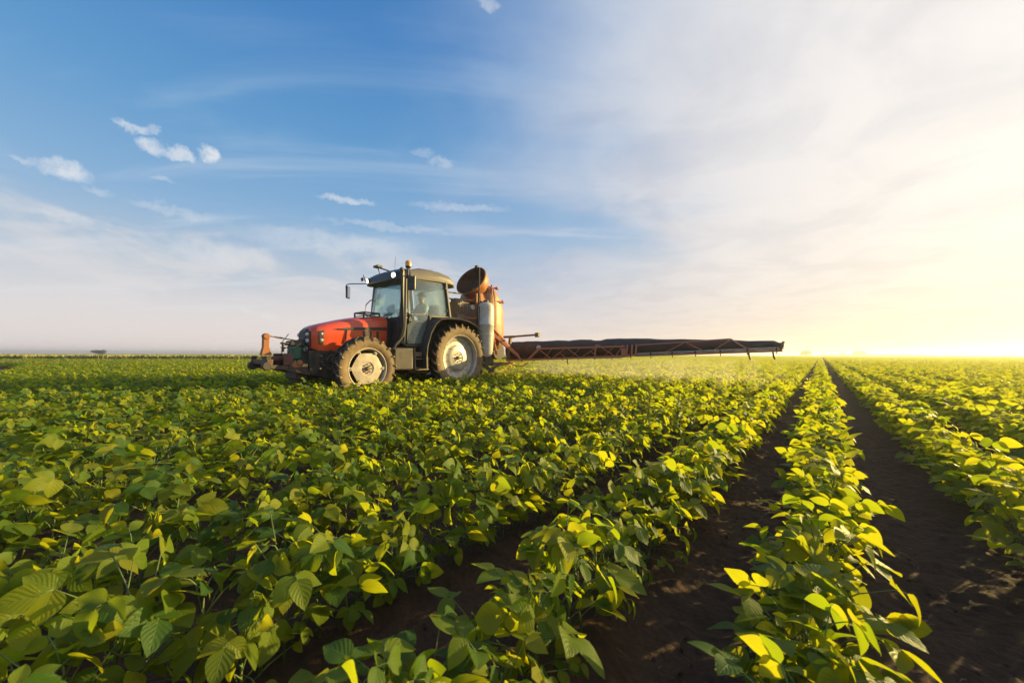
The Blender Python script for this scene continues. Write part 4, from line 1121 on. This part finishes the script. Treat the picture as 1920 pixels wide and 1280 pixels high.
# booms: one red lattice and one dark air sleeve on each side
YB = 2.25
def boom(s):
    b = MB(); c = .026
    def P(x, z, y=YB): return (s * x, y, z)
    zb = lambda x: .72 + (x - .45) * (.265 / 6.75)       # the lattice rises towards its tip
    b.bar(P(.45, zb(.45)), P(4.20, zb(4.2)), .055, .05)
    b.bar(P(4.42, zb(4.42)), P(7.2, zb(7.2)), .045, .045)
    b.bar(P(.45, zb(.45), YB + .32), P(4.2, zb(4.2), YB + .22), .04)
    b.bar(P(4.42, zb(4.42), YB + .22), P(7.0, zb(7.0), YB + .1), .035)
    # inner section
    t0 = .30
    b.bar(P(1.25, zb(1.25)), P(1.65, zb(1.6) + t0), .05); b.bar(P(1.58, zb(1.6) + t0), P(4.15, zb(4.15) + .235), .042)
    xs = [1.6, 2.05, 2.5, 2.95, 3.45, 3.9, 4.1]
    for i in range(len(xs) - 1):
        a, e = xs[i], xs[i + 1]; za = zb(a) + (t0 if i % 2 == 0 else 0); ze = zb(e) + (0 if i % 2 == 0 else t0 * .9)
        b.tube([P(a, za), P(e, ze)], .012, 6)
        b.tube([P(a, zb(a) + (0 if i % 2 == 0 else t0 * .9), YB + .26), P(e, zb(e) + (t0 * .9 if i % 2 == 0 else 0), YB + .02)], .010, 5)
    b.bar(P(3.35, zb(3.35)), P(3.40, zb(3.4) + .30), .035); b.bar(P(3.38, zb(3.4) + .30), P(3.50, zb(3.5) + .27), .04)
    # hinge
    for x in (4.18, 4.30, 4.40): b.bar(P(x, zb(x) - .02), P(x + .03, zb(x) + .27), .032)
    b.box(P(4.12, zb(4.1) + .11), (.10, .08, .16)); b.bar(P(4.18, zb(4.2) + .02), P(4.42, zb(4.4) + .02), .05)
    # outer section: top chord runs up then down to the lower chord
    b.bar(P(4.42, zb(4.42) + .25), P(6.35, zb(6.35) + .27), .028); b.bar(P(6.35, zb(6.35) + .27), P(6.72, zb(6.72)), .028)
    for (a, e) in (((4.95, 0), (5.5, .255)), ((5.5, .255), (5.95, 0)), ((5.95, 0), (6.38, .27))): b.tube([P(a[0], zb(a[0]) + a[1]), P(e[0], zb(e[0]) + e[1])], .011, 6)
    lat = sp(b, 'boom_lattice', M['rust'], bevel=.004)
    # nozzles
    for i in range(14):
        x = 1.0 + i * .47; b = MB(); b.tube([P(x, zb(x) - .02), P(x, zb(x) - .065)], .010, 6); b.box(P(x, zb(x) + .03), (.03, .05, .06)); sp(b, 'nozzle', M['iron'], lat)
    for x in (2.55, 6.66, 7.05): b = MB(); b.tube([P(x, zb(x) - .02), P(x + .01, zb(x) - .10), P(x + .03, zb(x) - .16)], .017, 6); sp(b, 'hose_end', M['iron'], lat)
    b = MB(); b.lathe([(.018, -.02), (.062, -.02), (.07, 0), (.062, .02), (.018, .02), (.018, -.02)], P(1.62, zb(1.6) + .33), (0, -1, 0), 18); sp(b, 'pulley', M['white'], lat)
    b = MB(); b.tube([P(4.45, zb(4.45) + .045), P(5.2, zb(5.2) + .05), P(7.15, zb(7.15) + .05)], .018, 8); sp(b, 'spray_line', M['galv'], lat)
    # inflated sleeve with soft dips between its hangers
    b = MB(); rings = []; N_ = 96
    for i in range(N_ + 1):
        x = .25 + 6.95 * i / N_; t = i / N_
        rz = lerp(.275, .205, t / .55) if t < .55 else lerp(.205, .075, (t - .55) / .45)
        sag = .010 * abs(math.sin(x * 1.9)) ** .5 + .004 * math.sin(x * 7.3) - (.02 if 3.1 < x < 3.25 else 0) - .028 * math.exp(-((x - 3.35) / .10) ** 2) - .02 * math.exp(-((x - 2.4) / .08) ** 2)
        if t > .985: rz *= .75
        cz_ = zb(x) + .03 + rz * .98; ry = rz * .95
        rings.append([(s * x, YB + .42 - .18 * t + math.cos(a) * ry * (1 + .03 * math.sin(x * 11 + a * 2)), cz_ + math.sin(a) * (rz + (sag if math.sin(a) > 0 else 0)) * (1 + .012 * math.sin(x * 17 + a * 3))) for a in np.linspace(0, 2 * math.pi, 21)[:-1]])
    b.loft(rings); sl = sp(b, 'air_sleeve', M['sleeve'], smooth=60)
    b = MB(); b.bar(P(7.16, zb(7.16)), P(7.22, zb(7.22) + .17), .04); b.box(P(7.2, zb(7.2) + .1, YB + .1), (.05, .3, .06)); sp(b, 'end_plate', M['hub'], sl)


both(boom)

# ------------------------------------------------------------------ driver
DR = thing('person', (TX, TY - .50, 1.58), 'driver in pale blue shirt seated at the steering wheel inside the cab', 'person')
def skin(name, verts, edges, radii, mt, parent, sub=2, root=0):
    me = bpy.data.meshes.new(name); me.from_pydata([tuple(v) for v in verts], edges, []); me.materials.append(mt)
    o = bpy.data.objects.new(name, me); COL.objects.link(o); o.parent = parent
    md = o.modifiers.new('skin', 'SKIN'); md.use_smooth_shade = True
    lay = me.skin_vertices[0].data if me.skin_vertices else None
    if lay is None:
        bm = bmesh.new(); bm.from_mesh(me); bm.verts.layers.skin.verify(); bm.to_mesh(me); bm.free(); lay = me.skin_vertices[0].data
    for i, rd in enumerate(radii): lay[i].radius = rd if isinstance(rd, tuple) else (rd, rd); lay[i].use_root = (i == root)
    sd = o.modifiers.new('subsurf', 'SUBSURF'); sd.levels = sub; sd.render_levels = sub
    return o


# origin at the hips; faces -Y
v = [(0, 0, .10), (0, -.01, .26), (0, -.03, .42), (0, -.03, .54), (0, -.045, .60), (0, -.06, .68), (0, -.065, .77), (0, -.06, .84)]
rd = [(.15, .11), (.13, .10), (.15, .11), (.10, .08), .055, (.07, .082), (.078, .095), (.06, .07)]
e = [(i, i + 1) for i in range(7)]
def chain(start, pts, rs):
    p0 = start
    for p, q_ in zip(pts, rs): v.append(p); rd.append(q_); e.append((p0, len(v) - 1)); p0 = len(v) - 1
    return p0


for s in (1, -1):
    chain(3, [(s * .18, -.03, .50), (s * .23, -.16, .30), (s * .17, -.42, .27), (s * .155, -.50, .275)], [.058, .045, .032, .028])
    chain(0, [(s * .10, -.06, .06), (s * .14, -.42, .09), (s * .14, -.50, -.30), (s * .14, -.60, -.36)], [.085, .065, .045, .035])
body = skin('body', v, e, rd, M['skin'], DR)
# hands on the wheel: palm and five fingers each closing round the rim
for s in (1, -1):
    hv = [(s * .155, -.50, .275), (s * .155, -.545, .285), (s * .155, -.575, .287)]; he = [(0, 1), (1, 2)]; hr = [.024, (.036, .016), (.036, .014)]
    for k in range(4):
        ox = s * (.125 + .020 * k); l = (.9, 1.05, 1.0, .8)[k]; i0 = len(hv)
        hv += [(ox, -.585, .293), (ox, -.585 - .028 * l, .290), (ox, -.585 - .034 * l, .268), (ox, -.585 - .014 * l, .256)]; hr += [.0095, .009, .0085, .0075]; he += [(2, i0), (i0, i0 + 1), (i0 + 1, i0 + 2), (i0 + 2, i0 + 3)]
    i0 = len(hv); hv += [(s * .120, -.555, .275), (s * .108, -.580, .264), (s * .112, -.602, .260)]; hr += [.012, .010, .008]; he += [(1, i0), (i0, i0 + 1), (i0 + 1, i0 + 2)]
    skin('hand', hv, he, hr, M['skin'], DR, 1)
sv = v[:4] + [(.18, -.03, .50), (.225, -.14, .34), (-.18, -.03, .50), (-.225, -.14, .34)]
skin('shirt', [(0, 0, .06)] + v[1:4] + sv[4:], [(0, 1), (1, 2), (2, 3), (3, 4), (4, 5), (3, 6), (6, 7)], [(.17, .13), (.15, .12), (.17, .13), (.12, .095), .072, .062, .072, .062], M['shirt'], DR)
skin('trousers', [(0, 0, .05), (.10, -.06, .06), (.14, -.42, .09), (.14, -.50, -.27), (-.10, -.06, .06), (-.14, -.42, .09), (-.14, -.50, -.27)], [(0, 1), (1, 2), (2, 3), (0, 4), (4, 5), (5, 6)], [(.16, .12), .10, .080, .060, .10, .080, .060], M['trousers'], DR)
b = MB(); b.ball((0, -.045, .81), .10, 16, (.92, 1.08, .80)); b.box((0, -.15, .80), (.13, .08, .012)); b.build('cap', M['hair'], DR, bevel=.004)
b = MB()
b.ball((0, -.163, .725), .014, 8, (.8, 1.2, 1.5))
for s in (1, -1): b.ball((s * .078, -.055, .735), .022, 8, (.4, .8, 1.2))
b.build('nose_and_ears', M['skin'], DR)
b = MB()
for s in (1, -1): b.ball((s * .030, -.150, .752), .011, 8, (1.2, .6, .7))
b.box((0, -.155, .690), (.045, .006, .008)); b.build('eyes_and_mouth', M['hair'], DR)


# ------------------------------------------------------------------ spray mist, dust, haze
def volume_box(name, lo_, hi_, mt, label, cat):
    b = MB(); c = [(a + e_) / 2 for a, e_ in zip(lo_, hi_)]; b.box((0, 0, 0), [e_ - a for a, e_ in zip(lo_, hi_)])
    o = b.build(name, mt); o.location = c; return tag(o, label, cat, kind='stuff')


m, q = mat('spray_droplets')
tc = q.node('ShaderNodeTexCoord', out=3); s_ = q.node('ShaderNodeSeparateXYZ', {0: tc}, None)
x_, y_, z_ = s_.outputs
n = q.noise(q.node('ShaderNodeMapping', {0: tc, 3: (1, .6, .8)}), 1.6, 3, .55)
fan = q.m('POWER', q.m('ABSOLUTE', q.m('COSINE', q.m('MULTIPLY', q.m('ADD', x_, 3.3), math.pi / .47))), q.ss(z_, -.3, .35, .3, 7.0))
dn_ = q.m('MULTIPLY', q.ss(n, .30, .70, .45, 1.0), q.m('ADD', .15, q.m('MULTIPLY', fan, .85)))
dn_ = q.m('MULTIPLY', dn_, q.ss(z_, .34, .22)); dn_ = q.m('MULTIPLY', dn_, q.ss(z_, -.42, -.20, .5, 1))
dn_ = q.m('MULTIPLY', dn_, q.m('MULTIPLY', q.ss(y_, 1.9, .2), q.ss(y_, -1.0, -.7)))
dn_ = q.m('MULTIPLY', dn_, q.m('MULTIPLY', q.ss(x_, 3.4, .5, 0, 1), q.ss(x_, -3.8, -3.4)))
fin(q, None, q.node('ShaderNodeVolumePrincipled', {'Color': (1, .93, .70, 1), 'Density': q.m('MULTIPLY', dn_, .48), 'Anisotropy': .45}))
volume_box('spray_mist', (TX + .7, TY + YB - .9, .12), (TX + 7.9, TY + YB + 2.0, .92), m, 'pale spray mist drifting down from the boom onto the crop', 'mist')
m, q = mat('wheel_dust')
tc = q.node('ShaderNodeTexCoord', out=3)
n = q.noise(tc, 2.6, 3, .6); ln = q.vm('LENGTH', q.node('ShaderNodeMapping', {0: tc, 3: (1.0 / .6, 1.0 / .95, 1.0 / .30)}), out=1)
fin(q, None, q.node('ShaderNodeVolumePrincipled', {'Color': (.95, .66, .36, 1), 'Density': q.m('MULTIPLY', q.m('MULTIPLY', q.ss(ln, 1.0, .2), q.ss(n, .35, .7)), 1.6), 'Anisotropy': .5}))
volume_box('wheel_dust', (TX + .2, TY + .5, .02), (TX + 1.4, TY + 2.4, .62), m, 'tan dust stirred up behind the rear wheel of the tractor', 'dust')
m, q = mat('air_haze')
fin(q, None, q.node('ShaderNodeVolumePrincipled', {'Color': (1.0, .98, .94, 1), 'Density': .0014, 'Anisotropy': .66}))
b = MB(); b.box((0, 0, 2.55), (3080, 3080, 7.1)); tag(b.build('haze', m), 'golden evening haze over the field, thickest towards the horizon', 'haze', kind='stuff')
